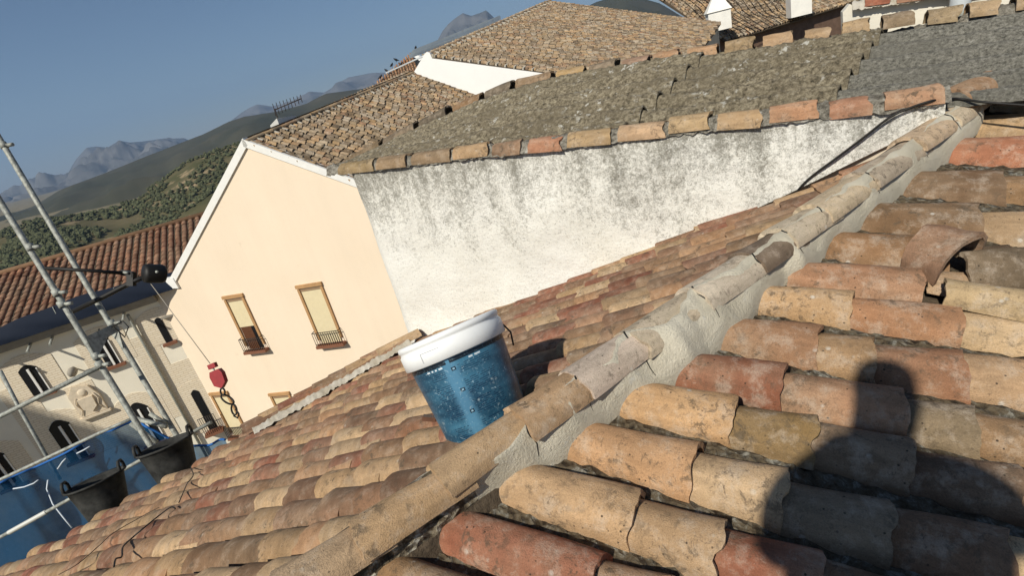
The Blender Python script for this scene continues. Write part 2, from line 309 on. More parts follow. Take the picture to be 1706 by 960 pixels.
def tile_field(parent, n, down, poly3, sp, ex, protos, mat, mats, pal, limit, seed, name='roof_tile', lift=0.0, tilt=.06, skew=.03, margin=30, stagger=1.0, reg=1.0):
    """rows of cover tiles laid over the plane polygon poly3; the largest in view become objects, the rest one mesh"""
    r = random.Random(seed); down = down.normalized(); side = down.cross(n).normalized(); O = poly3[0]
    P2 = [((p-O).dot(side), (p-O).dot(down)) for p in poly3]
    x0, x1 = min(p[0] for p in P2), max(p[0] for p in P2); y0, y1 = min(p[1] for p in P2), max(p[1] for p in P2)
    out = []; x = x0+sp*.3
    while x < x1:
        y = y1-ex*r.random()*stagger; was = False; last = False
        while y > y0-ex:
            ok = inpoly((x, y-ex*.45), P2)
            if was and not ok and not last:
                last = True; yy = y
                while yy < y+ex and not inpoly((x, yy-ex*.45), P2): yy += .01
                y = yy; ok = True
            elif last: break
            was = was or ok
            if ok:
                P = O+side*(x+r.gauss(0, skew*sp))+down*y+n*(lift+r.gauss(0, .003 if sp < .3 else .008)); s = proj(P); a = r.gauss(0, .025*reg)
                yd = (down*math.cos(a)+side*math.sin(a)-n*(tilt*-1)*0).normalized(); yd = (yd+n*tilt).normalized()
                vis = s[2] > 0 and -margin < s[0] < 1706+margin and -margin < s[1] < 960+margin
                out.append((0 if vis else 1, s[2], P, yd, r.randrange(len(protos)), pal[r.randrange(len(pal))], r.uniform(.74, 1.14)))
            y -= ex*(1+r.uniform(-.14, .14)*reg)
        x += sp*(1+r.uniform(-.04, .04)*reg)
    out.sort(key=lambda t: (t[0], t[1])); mes = [p.mesh('tile') for p in protos]; rest = MB()
    for m_ in mes: m_.materials.append(mat)
    for i, (_, _, P, yd, k, c, br) in enumerate(out):
        c = tuple(min(v*br, .8) for v in c); L = max(v[1] for v in protos[k].v); mw = axes(P-yd*L, yd, n)
        if i < limit and _ == 0:
            o = obj(name, mes[k], None, parent, mw); o.color = (*c, 1)
        else:
            rest.add([mw @ V(v) for v in protos[k].v], protos[k].f, True, c)
    if rest.v: tag(rest.build(name+'s', mats, parent), kind='stuff')
    return len(out)
# ================================================================== PLANES OF THE NEAR HOUSE
UR = ray(-1014, 158)                             # up-slope direction of the right-hand tile rows
_q = ray(2000, 158-.19*3014); NR = UR.cross(_q).normalized()
if NR.z < 0: NR = -NR
DR = NR.dot(dep(1070, 730, 1.3))                 # plane of the crests of the right-hand tiles
def R(x, y, h=0): return hit(x, y, NR, DR+h)
RA, RB = R(560, 897, .07), R(1560, 195, .07); E = (RB-RA).normalized()   # ridge crest
UL = ray(-620, 1120); NL = UL.cross(E).normalized()
if NL.z < 0: NL = -NL
DL = NL.dot(RA)-.06
def L(x, y, h=0): return hit(x, y, NL, DL+h)
Z3 = V((0, 0, 1))
def ridge_at(x):                                 # point of the ridge crest seen at pixel column x
    a, b = 0.0, 1.0; lo, hi = -6.0, 12.0
    for _ in range(60):
        m = (lo+hi)/2; s = proj(RA+E*m)
        if s[2] < .05 or s[0] < x: lo = m
        else: hi = m
    return RA+E*lo
# ------------------------------------------------------------------ terrain, hills, haze
def terrain():
    b = MB(); rows = []
    for r_ in (0, 20, 45, 60, 90, 140, 220, 320, 600, 1500, 5000, 12000, 17500):
        z = 0 if r_ <= 45 else -60*min(1, (r_-45)/260)
        rows.append([V((r_*math.cos(a*math.pi/24), r_*math.sin(a*math.pi/24), z-(.001 if r_ < 1 else 0))) for a in range(49)])
    b.grid(rows, False); o = b.build('ground', m_hill('dry_ground', (.16, .14, .08), (.22, .18, .11), (.07, .08, .035), .02)); tag(o, kind='structure')
terrain()
from mathutils import noise as mn
def hill(name, sil, dist, bdist, bz, mat, amp, seed, nx=160, ny=22, pw=1.25, rough=1.0):
    b = MB(); rows = []; xs = [p[0] for p in sil]
    def sy(x):
        for (x0, y0), (x1, y1) in zip(sil, sil[1:]):
            if x0 <= x <= x1: return y0+(y1-y0)*(x-x0)/(x1-x0)
        return sil[-1][1]
    for i in range(nx+1):
        x = xs[0]+(xs[-1]-xs[0])*i/nx; d = ray(x, sy(x)); hd = V((d.x, d.y, 0)); k = dist/hd.length; top = CAM+d*k; h0 = hd.normalized(); row = []
        for j in range(ny+1):
            t = j/ny; rr = bdist+(dist-bdist)*t; z = bz+(top.z-bz)*t**pw
            q = V((h0.x*rr, h0.y*rr, 0)); nz = mn.fractal(q*(3.0/dist*3)*rough+V((seed, 0, 0)), .9, 2.1, 6)
            row.append(V((q.x, q.y, z+nz*amp*(math.sin(math.pi*min(t, 1))*.9+.025*t))))
        for t in (1.06, 1.2, 1.5): row.append(V((h0.x*dist*t, h0.y*dist*t, max(top.z-(t-1)*dist*.45, -95))))
        rows.append(row)
    b.grid(rows); return tag(b.build(name, mat), kind='structure')
OLIVE = m_hill('olive_hillside', (.075, .075, .034), (.13, .11, .06), (.30, .23, .14), .012, .57)
SCRUB = m_hill('scrub_hillside', (.05, .052, .033), (.075, .07, .045), (.14, .12, .085), .0022, .66)
ROCK = m_hill('bare_limestone', (.085, .085, .08), (.16, .155, .145), (.05, .055, .045), .0012, .6)
oh = hill('olive_hill', [(-420, 480), (-150, 430), (0, 387), (51, 368), (95, 360), (149, 354), (190, 346), (233, 330), (257, 308), (320, 265), (340, 258), (400, 236), (520, 215), (700, 180), (1000, 110)], 750, 330, -62, OLIVE, 7, 3, 200, 30, 1.1)
hill('scrub_hill', [(-500, 470), (-200, 400), (0, 362), (54, 344), (100, 316), (173, 289), (244, 260), (340, 223), (380, 203), (407, 194), (461, 186), (510, 173), (542, 156), (605, 147), (660, 128), (760, 110), (900, 60), (960, 22), (990, 4), (1040, -12), (1100, 5), (1140, 30), (1400, 20)], 2800, 1000, -80, SCRUB, 60, 11, 220, 26)
hill('far_range', [(-600, 430), (-300, 380), (-100, 345), (0, 325), (35, 316), (51, 299), (70, 297), (92, 295), (114, 288), (120, 276), (127, 265), (144, 246), (160, 244), (179, 246), (198, 234), (215, 237), (236, 236), (268, 231), (298, 235), (340, 236), (380, 205), (402, 188), (415, 180), (429, 174), (453, 177), (490, 168), (515, 152), (540, 154), (553, 146), (580, 129), (621, 121), (640, 121), (700, 124), (800, 110), (1000, 60)], 11000, 5500, -100, ROCK, 230, 5, 520, 60, 1.3, 2.2)
hill('rocky_peak', [(640, 150), (690, 122), (729, 67), (737, 52), (747, 39), (758, 30), (771, 21), (785, 26), (797, 22), (810, 17), (818, 24), (826, 32), (850, 60), (920, 90), (1000, 100)], 8000, 5200, -100, ROCK, 260, 9, 240, 50, 1.4, 3.0)
def olive_grove():
    r = random.Random(4); b = MB(); me = oh.data; vv = me.vertices; ico = []
    import bmesh
    bm = bmesh.new(); bmesh.ops.create_icosphere(bm, subdivisions=2, radius=1); iv = [v.co.copy() for v in bm.verts]; jf = [tuple(v.index for v in f.verts) for f in bm.faces]; bm.free()
    polys = [p for p in me.polygons]; n = 0
    for _ in range(150000):
        if n > 3800: break
        p = polys[r.randrange(len(polys))]; pc = p.center; s = proj(pc)
        if not (s[2] > 0 and -60 < s[0] < 460 and 200 < s[1] < 520): continue
        ids = list(p.vertices); a, bb, c = (vv[i].co for i in ids[:3]); u, w = r.random(), r.random()
        q = a+(bb-a)*u+(c-bb)*w; 
        if mn.noise(q*.02) < -.12: continue
        R0 = r.uniform(1.0, 2.3); sc = (R0*r.uniform(.9, 1.3), R0*r.uniform(.9, 1.3), R0*r.uniform(.7, 1.0)); ph = V((r.random()*50, 0, 0)); g = r.uniform(.7, 1.25)
        col = (.085*g, .092*g, .048*g)
        b.add([q+V((v.x*sc[0], v.y*sc[1], v.z*sc[2]+R0*.6))*(1+.45*mn.noise(v*1.8+ph)) for v in iv], jf, False, col); n += 1
    t = NT('olive_foliage'); t.col(t.n('VertexColor', layer_name='Col').outputs[0]); t.b.inputs['Specular IOR Level'].default_value = .1
    tag(b.build('olive_grove', t.m), 'grey green olive trees scattered over the near hillside', 'olive trees', kind='stuff')
olive_grove()
fh = MB(); P0 = dep(75, 397, 640); fh.box(P0, (3.2, 0, 0), (0, 2.5, 0), (0, 0, 1.6)); o = fh.build('farmhouse', PLASTER_W); tag(o, 'tiny white farmhouse among the olive trees on the hillside', 'house')
rf_ = MB().prism([P0+V((-3.5, -2.8, 1.62)), P0+V((-3.5, 2.8, 1.62)), P0+V((-3.5, 0, 2.9))], (7, 0, 0)).build('roof', simple('far_roof', (.3, .16, .1)), o)
hz = MB().box((0, 0, 540), (18000, 0, 0), (0, 18000, 0), (0, 0, 860)); t = NT('haze'); t.t.nodes.remove(t.b); pv = t.n('VolumePrincipled')
pv.inputs['Color'].default_value = (.42, .64, 1, 1); pv.inputs['Density'].default_value = 6.5e-5; pv.inputs['Anisotropy'].default_value = .1
t.l(pv.outputs[0], t.t.nodes['Material Output'].inputs['Volume']); tag(hz.build('haze', t.m), kind='stuff')
# ================================================================== NEAR HOUSE (the roof we stand on)
house = thing('tiled_house', 'clay tiled house roof in the foreground with a mortared hip ridge', 'house')
ES = V((E.x, E.y, 0)).normalized()
EV0, EV1 = L(0, 950), L(660, 580); EVD = (EV1-EV0).normalized()           # eave of the left slope
WB0, WB1 = L(660, 578), L(1450, 262)                                     # foot of the white wall
WD = V((WB1.x-WB0.x, WB1.y-WB0.y, 0)).normalized(); WN = V((WD.y, -WD.x, 0))   # along the wall (to the right), towards us
if WN.dot(CAM-WB0) < 0: WN = -WN
def W(x, y, off=0): return hit(x, y, WN, WN.dot(WB0)+off)
def lineL(p, d, q, e):                                                   # intersection in the plane of the left slope
    s_ = d.cross(NL); k = (q-p).dot(NL.cross(e))/d.dot(NL.cross(e)); return p+d*k
RDL = (E-NL*E.dot(NL)).normalized(); RP = RA-NL*(NL.dot(RA)-DL)
WBd = (WB1-WB0).normalized()
Lc0 = RP; RP = RP+UL*.30
Lc = [RP-RDL*1.6, lineL(RP, RDL, WB0, WBd), WB0, EV0-EVD*1.4]
TH = .055
bedL = MB().prism([p-NL*(TH+.012) for p in (Lc[0]-UL*.30, Lc[1]-UL*.30, Lc[2], Lc[3])], -NL*.12).build('left_slope', BED, house)
protoL = [tile_mesh('t', .30, .108, .132, TH, .011, 10, 2, 20+i, .007) for i in range(6)]
nL_ = tile_field(bedL, NL, UL, Lc, .142, .19, protoL, MT_FIELD, MT_FIELDS, PALL, 300, 5, lift=-TH+.004, tilt=.05, skew=.05, margin=10, stagger=.35)
# right slope: tile rims read from the photograph, row by row
ROWS = [((560, 1010), [(760, 1055), (900, 1100)]), ((655, 940), [(835, 1000), (960, 1050)]), ((760, 860), [(1000, 945), (1120, 990)]), ((850, 780), [(1068, 823), (1212, 888), (1378, 945)]), ((968, 712), [(1166, 745), (1318, 800), (1538, 880), (1706, 930)]),
        ((1058, 640), [(1230, 668), (1357, 710), (1560, 765), (1690, 800)]), ((1148, 595), [(1312, 612), (1515, 655), (1640, 690)]), ((1215, 530), [(1372, 550), (1468, 580), (1622, 612)]),
        ((1275, 472), [(1440, 492), (1612, 522)]), ((1340, 435), [(1525, 455)]), ((1390, 380), [(1588, 408)]), ((1458, 335), [(1640, 348), (1790, 370)]), ((1528, 279), [(1692, 302)]), ((1605, 225), [(1745, 235)]), ((1622, 186), [(1765, 196)]), ((1668, 146), [(1800, 156)]), ((1725, 108), [(1850, 116)])]
COLS = {(2, 0): (178, 100, 70), (3, 0): (204, 164, 116), (3, 1): (196, 158, 112), (4, 0): (204, 154, 104), (4, 1): (208, 174, 128), (4, 2): (150, 130, 104), (5, 0): (206, 160, 106), (5, 1): (152, 120, 66), (5, 2): (150, 120, 92), (5, 3): (134, 104, 80),
        (6, 0): (164, 96, 66), (6, 1): (186, 136, 98), (6, 2): (140, 122, 92), (7, 0): (166, 120, 84), (7, 1): (170, 134, 92), (7, 2): (168, 112, 76), (8, 0): (198, 156, 104), (8, 1): (180, 124, 82), (9, 0): (190, 132, 92), (10, 0): (158, 116, 76), (11, 0): (142, 108, 74), (11, 1): (196, 160, 114), (12, 0): (134, 102, 72), (13, 0): (182, 112, 78), (14, 0): (206, 166, 112)}
VR = UR.cross(NR).normalized()
if VR.dot(R(1640, 900)-R(1500, 300)) < 0: VR = -VR
vrow = [R(*p).dot(VR) for p, _ in ROWS]
HR = .074
ridgeR = RA-NR*(NR.dot(RA)-DR); RDR = (E-NR*E.dot(NR)).normalized()
bp = [ridgeR-RDR*1.6+NR*0, ridgeR+RDR*4.2, ridgeR+RDR*4.2-UR*4.6, ridgeR-RDR*1.6-UR*4.6]
bedR = MB().prism([p-NR*(HR+.016) for p in bp], -NR*.12).build('right_slope', BED, house)
rr = random.Random(12); vtile = {}
for i, (st, rims) in enumerate(ROWS):
    sp = abs(vrow[i]-vrow[i-1]) if i else .14
    if i+1 < len(vrow): sp = (sp+abs(vrow[i+1]-vrow[i]))/2
    w = min(sp*.9, .23); h = HR*min(1.25, .55+.45*w/.14); base = R(*st)
    pts = [R(*p) for p in rims]; k = 0
    c0 = base.dot(VR); lastu = pts[-1].dot(-UR)
    if i not in (9, 10):
        while len(pts) < 9: lastu += rr.uniform(.22, .29); pts.append(base+UR*(base.dot(-UR)-lastu))
    prev = base
    for k, p in enumerate(pts):
        p = p+VR*(c0-p.dot(VR))*(.75 if k < len(rims) else 1.0)          # keep the row nearly straight
        Lt = max(.2, (p-prev).length+.035) if k == 0 else max(.24, min(.40, (p-prev).length+.09))
        key = (round(w, 2), round(Lt*20), rr.randrange(3))
        if key not in vtile:
            vtile[key] = tile_mesh('tile', Lt, w*.84, w, h, .013, 16, 6, hash(key) % 999, .006).mesh('roof_tile'); vtile[key].materials.append(MT_NEAR)
        y = ((p-prev).normalized() if k == 0 else -UR); yd = (-UR+VR*rr.gauss(0, .018)+NR*max(.05, min(.13, .0185/max((p-prev).length, .1)))).normalized()
        q = p-NR*h+NR*rr.gauss(.0, .004)
        o = obj('roof_tile', vtile[key], None, bedR, axes(q-yd*Lt, yd, NR+VR*rr.gauss(0, .045))); c = COLS.get((i, k))
        c = lin(c) if c else PAL[rr.randrange(len(PAL))]; g = rr.uniform(.88, 1.05); o.color = (*(v*g for v in c), 1); prev = p
# rubble and old mortar packed in the channels between the rows
def rough_strip(a, b_, up, w, hgt, n, m, seed, amp):
    r = random.Random(seed); side = (b_-a).normalized().cross(up).normalized(); rows = []
    for i in range(n+1):
        p = a+(b_-a)*(i/n); rows.append([p+side*(w*(j/m-.5))+up*(hgt*math.sin(math.pi*j/m)+amp*mn.noise((p+side*w*j/m)*38+V((seed, 0, 0)))+amp*.6*mn.noise((p+side*w*j/m)*90)) for j in range(m+1)])
    return rows
fill = MB()
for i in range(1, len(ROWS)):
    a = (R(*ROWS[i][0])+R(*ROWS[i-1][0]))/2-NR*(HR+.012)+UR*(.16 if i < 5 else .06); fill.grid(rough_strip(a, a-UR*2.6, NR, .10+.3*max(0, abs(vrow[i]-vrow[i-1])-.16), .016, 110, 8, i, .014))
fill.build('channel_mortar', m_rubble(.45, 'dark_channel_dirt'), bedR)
# ridge: overlapping tiles bedded in mortar
JX = [330, 450, 580, 720, 855, 950, 1045, 1150, 1238, 1292, 1350, 1430, 1510, 1568]
RC = [(200, 168, 126), (196, 164, 124), (190, 154, 108), (190, 156, 112), (190, 152, 108), (206, 192, 180), (214, 204, 178), (204, 196, 178), (116, 100, 86), (206, 194, 168), (208, 190, 156), (176, 164, 144), (204, 178, 144), (206, 192, 164)]
RW, RH = .15, .062
rfl = MB(); rows = []; rr = random.Random(3)
FLANK = [(480, 1030), (560, 990), (640, 950), (705, 905), (755, 868), (805, 825), (850, 775), (905, 770), (965, 705), (1010, 690), (1055, 635), (1100, 640), (1150, 592), (1180, 585), (1212, 530), (1240, 535), (1273, 470), (1310, 460), (1338, 432), (1365, 425), (1390, 378), (1430, 372), (1458, 333), (1490, 320), (1528, 277), (1570, 262), (1604, 222), (1640, 190)]
HEADS = {(850, 775), (965, 705), (1055, 635), (1150, 592), (1212, 530), (1273, 470), (1338, 432), (1390, 378), (1458, 333), (1528, 277), (1604, 222), (1640, 190)}
def ridge_near(P): return RA+E*(P-RA).dot(E)
side_r = E.cross(NR).normalized()
if side_r.dot(R(1500, 700)-RA) < 0: side_r = -side_r
for i in range(len(FLANK)*6-5):
    a, t = divmod(i, 6); p0 = V(FLANK[a]); p1 = V(FLANK[min(a+1, len(FLANK)-1)]); px = p0+(p1-p0)*(t/6)
    hB = .012 if FLANK[a] in HEADS else -.035; hB += ((.012 if FLANK[min(a+1, len(FLANK)-1)] in HEADS else -.035)-hB)*(t/6)
    B = R(px.x, px.y, hB); old = px.x < 790; lo = 1.4*mn.noise(V((px.x*.016, 5, 0)))+.5*mn.noise(V((px.x*.06, 9, 0)))
    T = ridge_near(B); t0 = T+side_r*.02-NR*.028; kk = max(0.0, min(1.0, (px.x-860)/120)); t1 = T+side_r*(.058-.036*kk+.034*lo*kk)-NR*(.020-.025*kk) if not old else T+side_r*.045-NR*.042; row = [(t1-side_r*.012-NR*.022) if not old else t0]
    for j in range(9):
        s_ = j/8; q = t1+(B-t1)*s_ + NR*(.020*math.sin(math.pi*s_)-.02*s_*(1-s_)); am = .016 if old else .007
        q += (NR*.8+side_r*.3)*(am*mn.noise(q*22)+am*.7*mn.noise(q*60)+am*.35*mn.noise(q*140))*min(1, .35+s_*2) - (NR*.004 if old else V()); row.append(q)
    row.append(B-NR*.07+side_r*.01); rows.append(row)
cut = next(i for i in range(len(rows)) if FLANK[i//6][0] >= 770)
rdg = MB().grid(rows[cut-1:]).build('hip_ridge', MORTAR, house)
MB().grid(rows[:cut]).build('old_mortar_bed', RUBBLE, rdg)
core = MB(); core.tube([RA-E*1.5-NR*.075, RA-E*.0-NR*.075, RB-NR*.075], .052, 10); core.build('mortar_core', RUBBLE, rdg)
for i, x in enumerate(JX):
    P = ridge_at(x); Q = ridge_at(JX[i+1]) if i+1 < len(JX) else P+E*.28
    Lr = (Q-P).length+.07; RWi, RHi = (.122, .054) if i < 4 else (.146, .060); me = tile_mesh('t', Lr, RWi*.86, RWi*1.02, RHi, .016, 16, 6, 60+i, .004).mesh('ridge_tile'); me.materials.append(MT_NEAR)
    up = (NR+NL).normalized(); yd = (-E+up*(.04 if i > 3 else .055 if i == 3 else .085)+side_r*rr.gauss(0, .02)).normalized(); q = P-up*RHi+up*rr.gauss(.004, .004)
    o = obj('ridge_tile', me, None, rdg, axes(q-yd*Lr, yd, up)); o.color = (*lin(RC[i]), 1)
# the tile that turns the corner above the wall end
me = tile_mesh('t', .3, .15, .17, .07, .014, 14, 4, 99, .008).mesh('ridge_tile'); me.materials.append(MT_NEAR)
P = R(1592, 172, .05); o = obj('ridge_tile', me, None, rdg, axes(P, (R(1700, 118, .05)-P).normalized()*-1, NR)); o.location = P+(R(1700, 118, .05)-P).normalized()*.26; o.color = (*lin((176, 132, 92)), 1)
for x in JX[4:]:                                 # cracks in the mortar under each ridge joint
    P = ridge_at(x); i0 = min(range(len(rows)), key=lambda i: (ridge_near(rows[i][4])-P).length); i1 = i0
    q = [rows[min(len(rows)-1, max(cut, i0))][j]+NR*.0005+E*.004*math.sin(j*1.3+x) for j in range(1, 9)]; MB().tube(q, [.0032, .003, .0024, .0026, .002, .0018, .0014, .0008], 5).build('mortar_crack', BLACK, rdg)
lump = MB().grid(rough_strip(R(1585, 172, -.02), R(1720, 100, -.02), NR, .22, .05, 60, 14, 31, .03)); lump.build('end_mortar', LIME, rdg)
# low parapet along the left part of the eave: mortar strip and cap tiles
pa = L(665, 585); pb = L(425, 722); par = MB().grid(rough_strip(pa+EVD*.1+NL*.0, pb, NL, .10, .04, 120, 8, 77, .013)); par = par.build('parapet_mortar', LIME, house)
outd = NL.cross(EVD).normalized()
if outd.dot(UL) < 0: outd = -outd
for i in range(9):
    p = pa+(pb-pa)*(i/8.6)+outd*.055+NL*.015; me = tile_mesh('t', .34, .11, .13, .06, .012, 10, 2, 120+i, .008).mesh('cap_tile'); me.materials.append(MT_FIELD)
    o = obj('cap_tile', me, None, par, axes(p+EVD*.2, -EVD+NL*.05, NL)); o.color = (*PALL[(i*5+1) % len(PALL)], 1)
# walls of the house, down to the street
foot = [Lc[3]-NL*.19, Lc[2]-NL*.19, bp[1]-NR*.26, bp[2]-NR*.26, bp[3]-NR*.26, Lc[0]-NL*.26]
inn_ = V((0, 0, 0))
for p in foot: inn_ += p
inn_ /= len(foot); foot = [p+(V((inn_.x, inn_.y, p.z))-p).normalized()*.12 for p in foot]
w_ = MB(); n = len(foot); w_.add(foot+[V((p.x, p.y, 0)) for p in foot], [(i, (i+1) % n, n+(i+1) % n, n+i) for i in range(n)]); w_.build('house_wall', WALLM, house)
# ================================================================== WHITE WALLED NEIGHBOUR with fibre sheet roof
nb = thing('whitewashed_outbuilding', 'low building with stained whitewashed wall and lichened corrugated sheet roof', 'outbuilding')
TW0, TW1 = W(572, 290), W(1575, 172); TWD = (TW1-TW0).normalized(); wl_ = (TW1-TW0).length; TH_W = .22
b = MB(); nxw, nyw = 90, 34; rows = []
for j in range(nyw+1):
    row = []
    for i in range(nxw+1):
        s_ = i/nxw; top = TW0+(TW1-TW0)*s_; bot = WB0+WBd*((WB1-WB0).length*1.32*s_)-Z3*.22; q = top+(V((top.x, top.y, min(bot.z, top.z-.02)))-top)*(j/nyw)
        row.append(q-TW0+WN*(.018*mn.noise(q*3)+.006*mn.noise(q*11)) - WN*.10*max(0, 1-s_*22)**2)
    rows.append(row)
b.grid(rows); wall = b.build('wall', WHITEWASH, nb); wall.matrix_world = Matrix.Translation(TW0)
endp = [TW0-WN*.0, V((TW0.x, TW0.y, WB0.z-2))]
MB().prism([TW0-WN*.10-Z3*.02, TW1-WN*.03-Z3*.02, V((TW1.x, TW1.y, TW1.z-.5))-WN*.03, V((TW0.x, TW0.y, 0))-WN*.10], -WN*2.4).build('core', WALLM, nb)
OCH = m_mortar('ochre_lichen_mortar', (.36, .25, .11), (.26, .19, .10))
MB().tube([TW0-WN*.07+WD*.02+Z3*.06, TW0-WN*.08+WD*.015-Z3*.1, TW0-WN*.07+WD*.03-Z3*.5], [.085, .075, .012], 10).build('mossy_corner', OCH, wall)
def coping(xs, f, up, mat, cols, hh, ww, rgap, par, seed, nm, mort):
    r = random.Random(seed); mb = MB(); pts = [f(x) for x in xs]
    ext = [pts[0]+(pts[0]-pts[1])*.3]+pts
    mb.grid(rough_strip(ext[0], pts[-1], up, ww*.93, hh*.86, 260, 10, seed, .014)); m_ = mb.build('coping_mortar', mort, par)
    for i, (p, q) in enumerate(zip(pts, pts[1:])):
        d = (q-p); Lt = d.length-rgap*r.uniform(.6, 1.4); me = tile_mesh('t', Lt, ww*.92, ww, hh, .013, 12, 3, seed*50+i, .009).mesh('coping_tile'); me.materials.append(MT_FIELD)
        a = p+d.normalized()*rgap*.5+up*r.gauss(.004, .005); o = obj('coping_tile', me, None, m_, axes(a, d+up*d.length*r.gauss(0, .02), up)); o.color = (*lin(cols[i % len(cols)]), 1)
CX1 = [572, 634, 692, 760, 824, 882, 946, 1028, 1112, 1190, 1275, 1372, 1462, 1580]
def coplow(x): return W(x, 287-.117*(x-572), -.05)
coping(CX1, lambda x: coplow(x)+Z3*.0, Z3, MT_FIELD, [(150, 128, 84), (150, 124, 90), (140, 116, 86), (186, 150, 104), (150, 118, 90), (186, 122, 88), (184, 152, 102), (198, 162, 122), (190, 160, 112), (186, 152, 106), (192, 138, 98), (170, 118, 88), (180, 134, 100)], .072, .15, .04, nb, 3, 'coping_tile', COPM)
BACK = 1.25                                       # how far the upper coping stands behind the white wall
def copback(x):
    ys = [(560, 289), (640, 250), (700, 219), (800, 175), (862, 152), (930, 132), (1115, 98), (1300, 71), (1425, 51), (1640, 20), (1800, -4)]
    for (x0, y0), (x1, y1) in zip(ys, ys[1:]):
        if x <= x1 or x1 == 1800: return W(x, y0+(y1-y0)*(x-x0)/(x1-x0), -BACK)
CX2 = [585, 645, 705, 760, 812, 862, 926, 980, 1033, 1085, 1140, 1202, 1264, 1332, 1394, 1460, 1532, 1600, 1676, 1760]
coping(CX2, lambda x: copback(x)+Z3*(.012 if x < 880 else -.02), Z3, MT_FIELD, [(120, 100, 70), (112, 100, 82), (96, 88, 74), (140, 104, 66), (92, 86, 76), (150, 122, 90), (184, 150, 92), (130, 116, 96), (150, 112, 92), (176, 132, 92), (184, 142, 100), (160, 134, 90), (186, 150, 108), (184, 150, 106), (188, 156, 108), (140, 120, 92), (160, 140, 104), (188, 158, 114), (176, 146, 106)], .078, .16, .05, nb, 8, 'coping_tile', COPM)
MB().prism([copback(600)-Z3*.03-WN*.07, copback(1770)-Z3*.03-WN*.07, V((*copback(1770).xy, 0))-WN*.07, V((*copback(600).xy, 0))-WN*.07], -WN*.12).build('back_wall', WALLM, nb)
def sheet(xa, xb, lift, mat, name, seed, gr=1.0):
    b = MB(); rows = []; NC = 6; nv = NC*16; nu = 170
    for i in range(nu+1):
        t_ = i/nu; row = []
        for j in range(nv+1):
            s_ = j/nv; f0 = coplow(xa[0]+(xb[0]-xa[0])*t_); f1 = copback(xa[1]+(xb[1]-xa[1])*t_)
            q = (f0-WN*.03)+((f1+WN*.02)-f0)*s_ - Z3*.035
            row.append(q+Z3*(lift+.042*math.sin(s_*NC*2*math.pi)+.006*mn.noise(q*5)+gr*(.011*mn.noise(q*20)+.010*mn.noise(q*47))))
        rows.append(row)
    b.grid(rows); top = len(b.v); b.grid([[p-Z3*.012 for p in rows[-1]], rows[-1]]); o = b.build('corrugated_sheet', mat, nb); return o
sheet((560, 575), (1035, 1185), .056, SHEET_A, 'a', 1); sheet((1000, 1150), (1372, 1480), .028, SHEET_A, 'b', 2); sheet((1330, 1440), (1900, 2000), .0, SHEET_B, 'c', 3, .3)
def at_ridge_tail():
    p = copback(1700)
# ================================================================== CREAM GABLE HOUSE
_d = ray(-2480, 960); D1 = V((_d.x, _d.y, 0)).normalized(); NC_ = V((D1.y, -D1.x, 0)); PC = dep(515, 520, 19)
if NC_.dot(CAM-PC) < 0: NC_ = -NC_
D1R = -D1                                        # to the right along the facade
def Cc(x, y, off=0): return hit(x, y, NC_, NC_.dot(PC)+off)
def quad_uv(o, ax, ay):                          # UVs in metres along two axes
    me = o.data; uv = me.uv_layers.new(name='UVMap')
    for lp in me.loops: p = me.vertices[lp.vertex_index].co; uv.data[lp.index].uv = (p.dot(ax), p.dot(ay))
cream = thing('cream_house', 'cream rendered gable house with white rake trim across the courtyard', 'house')
ap, rr_, lf = Cc(408, 237), Cc(558, 291), Cc(286, 470); K = Cc(258, 492); rk = (rr_-ap).normalized(); lk = (lf-ap).normalized()
far_r = ap+rk*7.5
MB().prism([ap, lf, V((K.x, K.y, lf.z-.3)), V((K.x, K.y, 0)), V((far_r.x, far_r.y, 0)), far_r], -NC_*.45).build('facade', RENDER, cream)
for a, b_, nm in ((ap, lf, 0), (ap, far_r, 1)):
    d = (b_-a).normalized(); u = NC_.cross(d).normalized(); u = u if u.z > 0 else -u; s0 = a+d*(0.0 if nm else -.02)
    MB().prism([s0+NC_*.06-u*.13, b_+d*.15+NC_*.06-u*.13, b_+d*.15+NC_*.06+u*.09, s0+NC_*.06+u*.09-d*.08], -NC_*.35).build('rake_trim', WPAINT, cream)
MB().prism([lf+NC_*.09-Z3*.25+D1R*.25, lf+NC_*.09-Z3*.2-D1R*.22, lf+NC_*.09+Z3*.2-D1R*.1, lf+NC_*.09+Z3*.16+D1R*.22], -NC_*.3).build('trim_foot', WPAINT, cream)
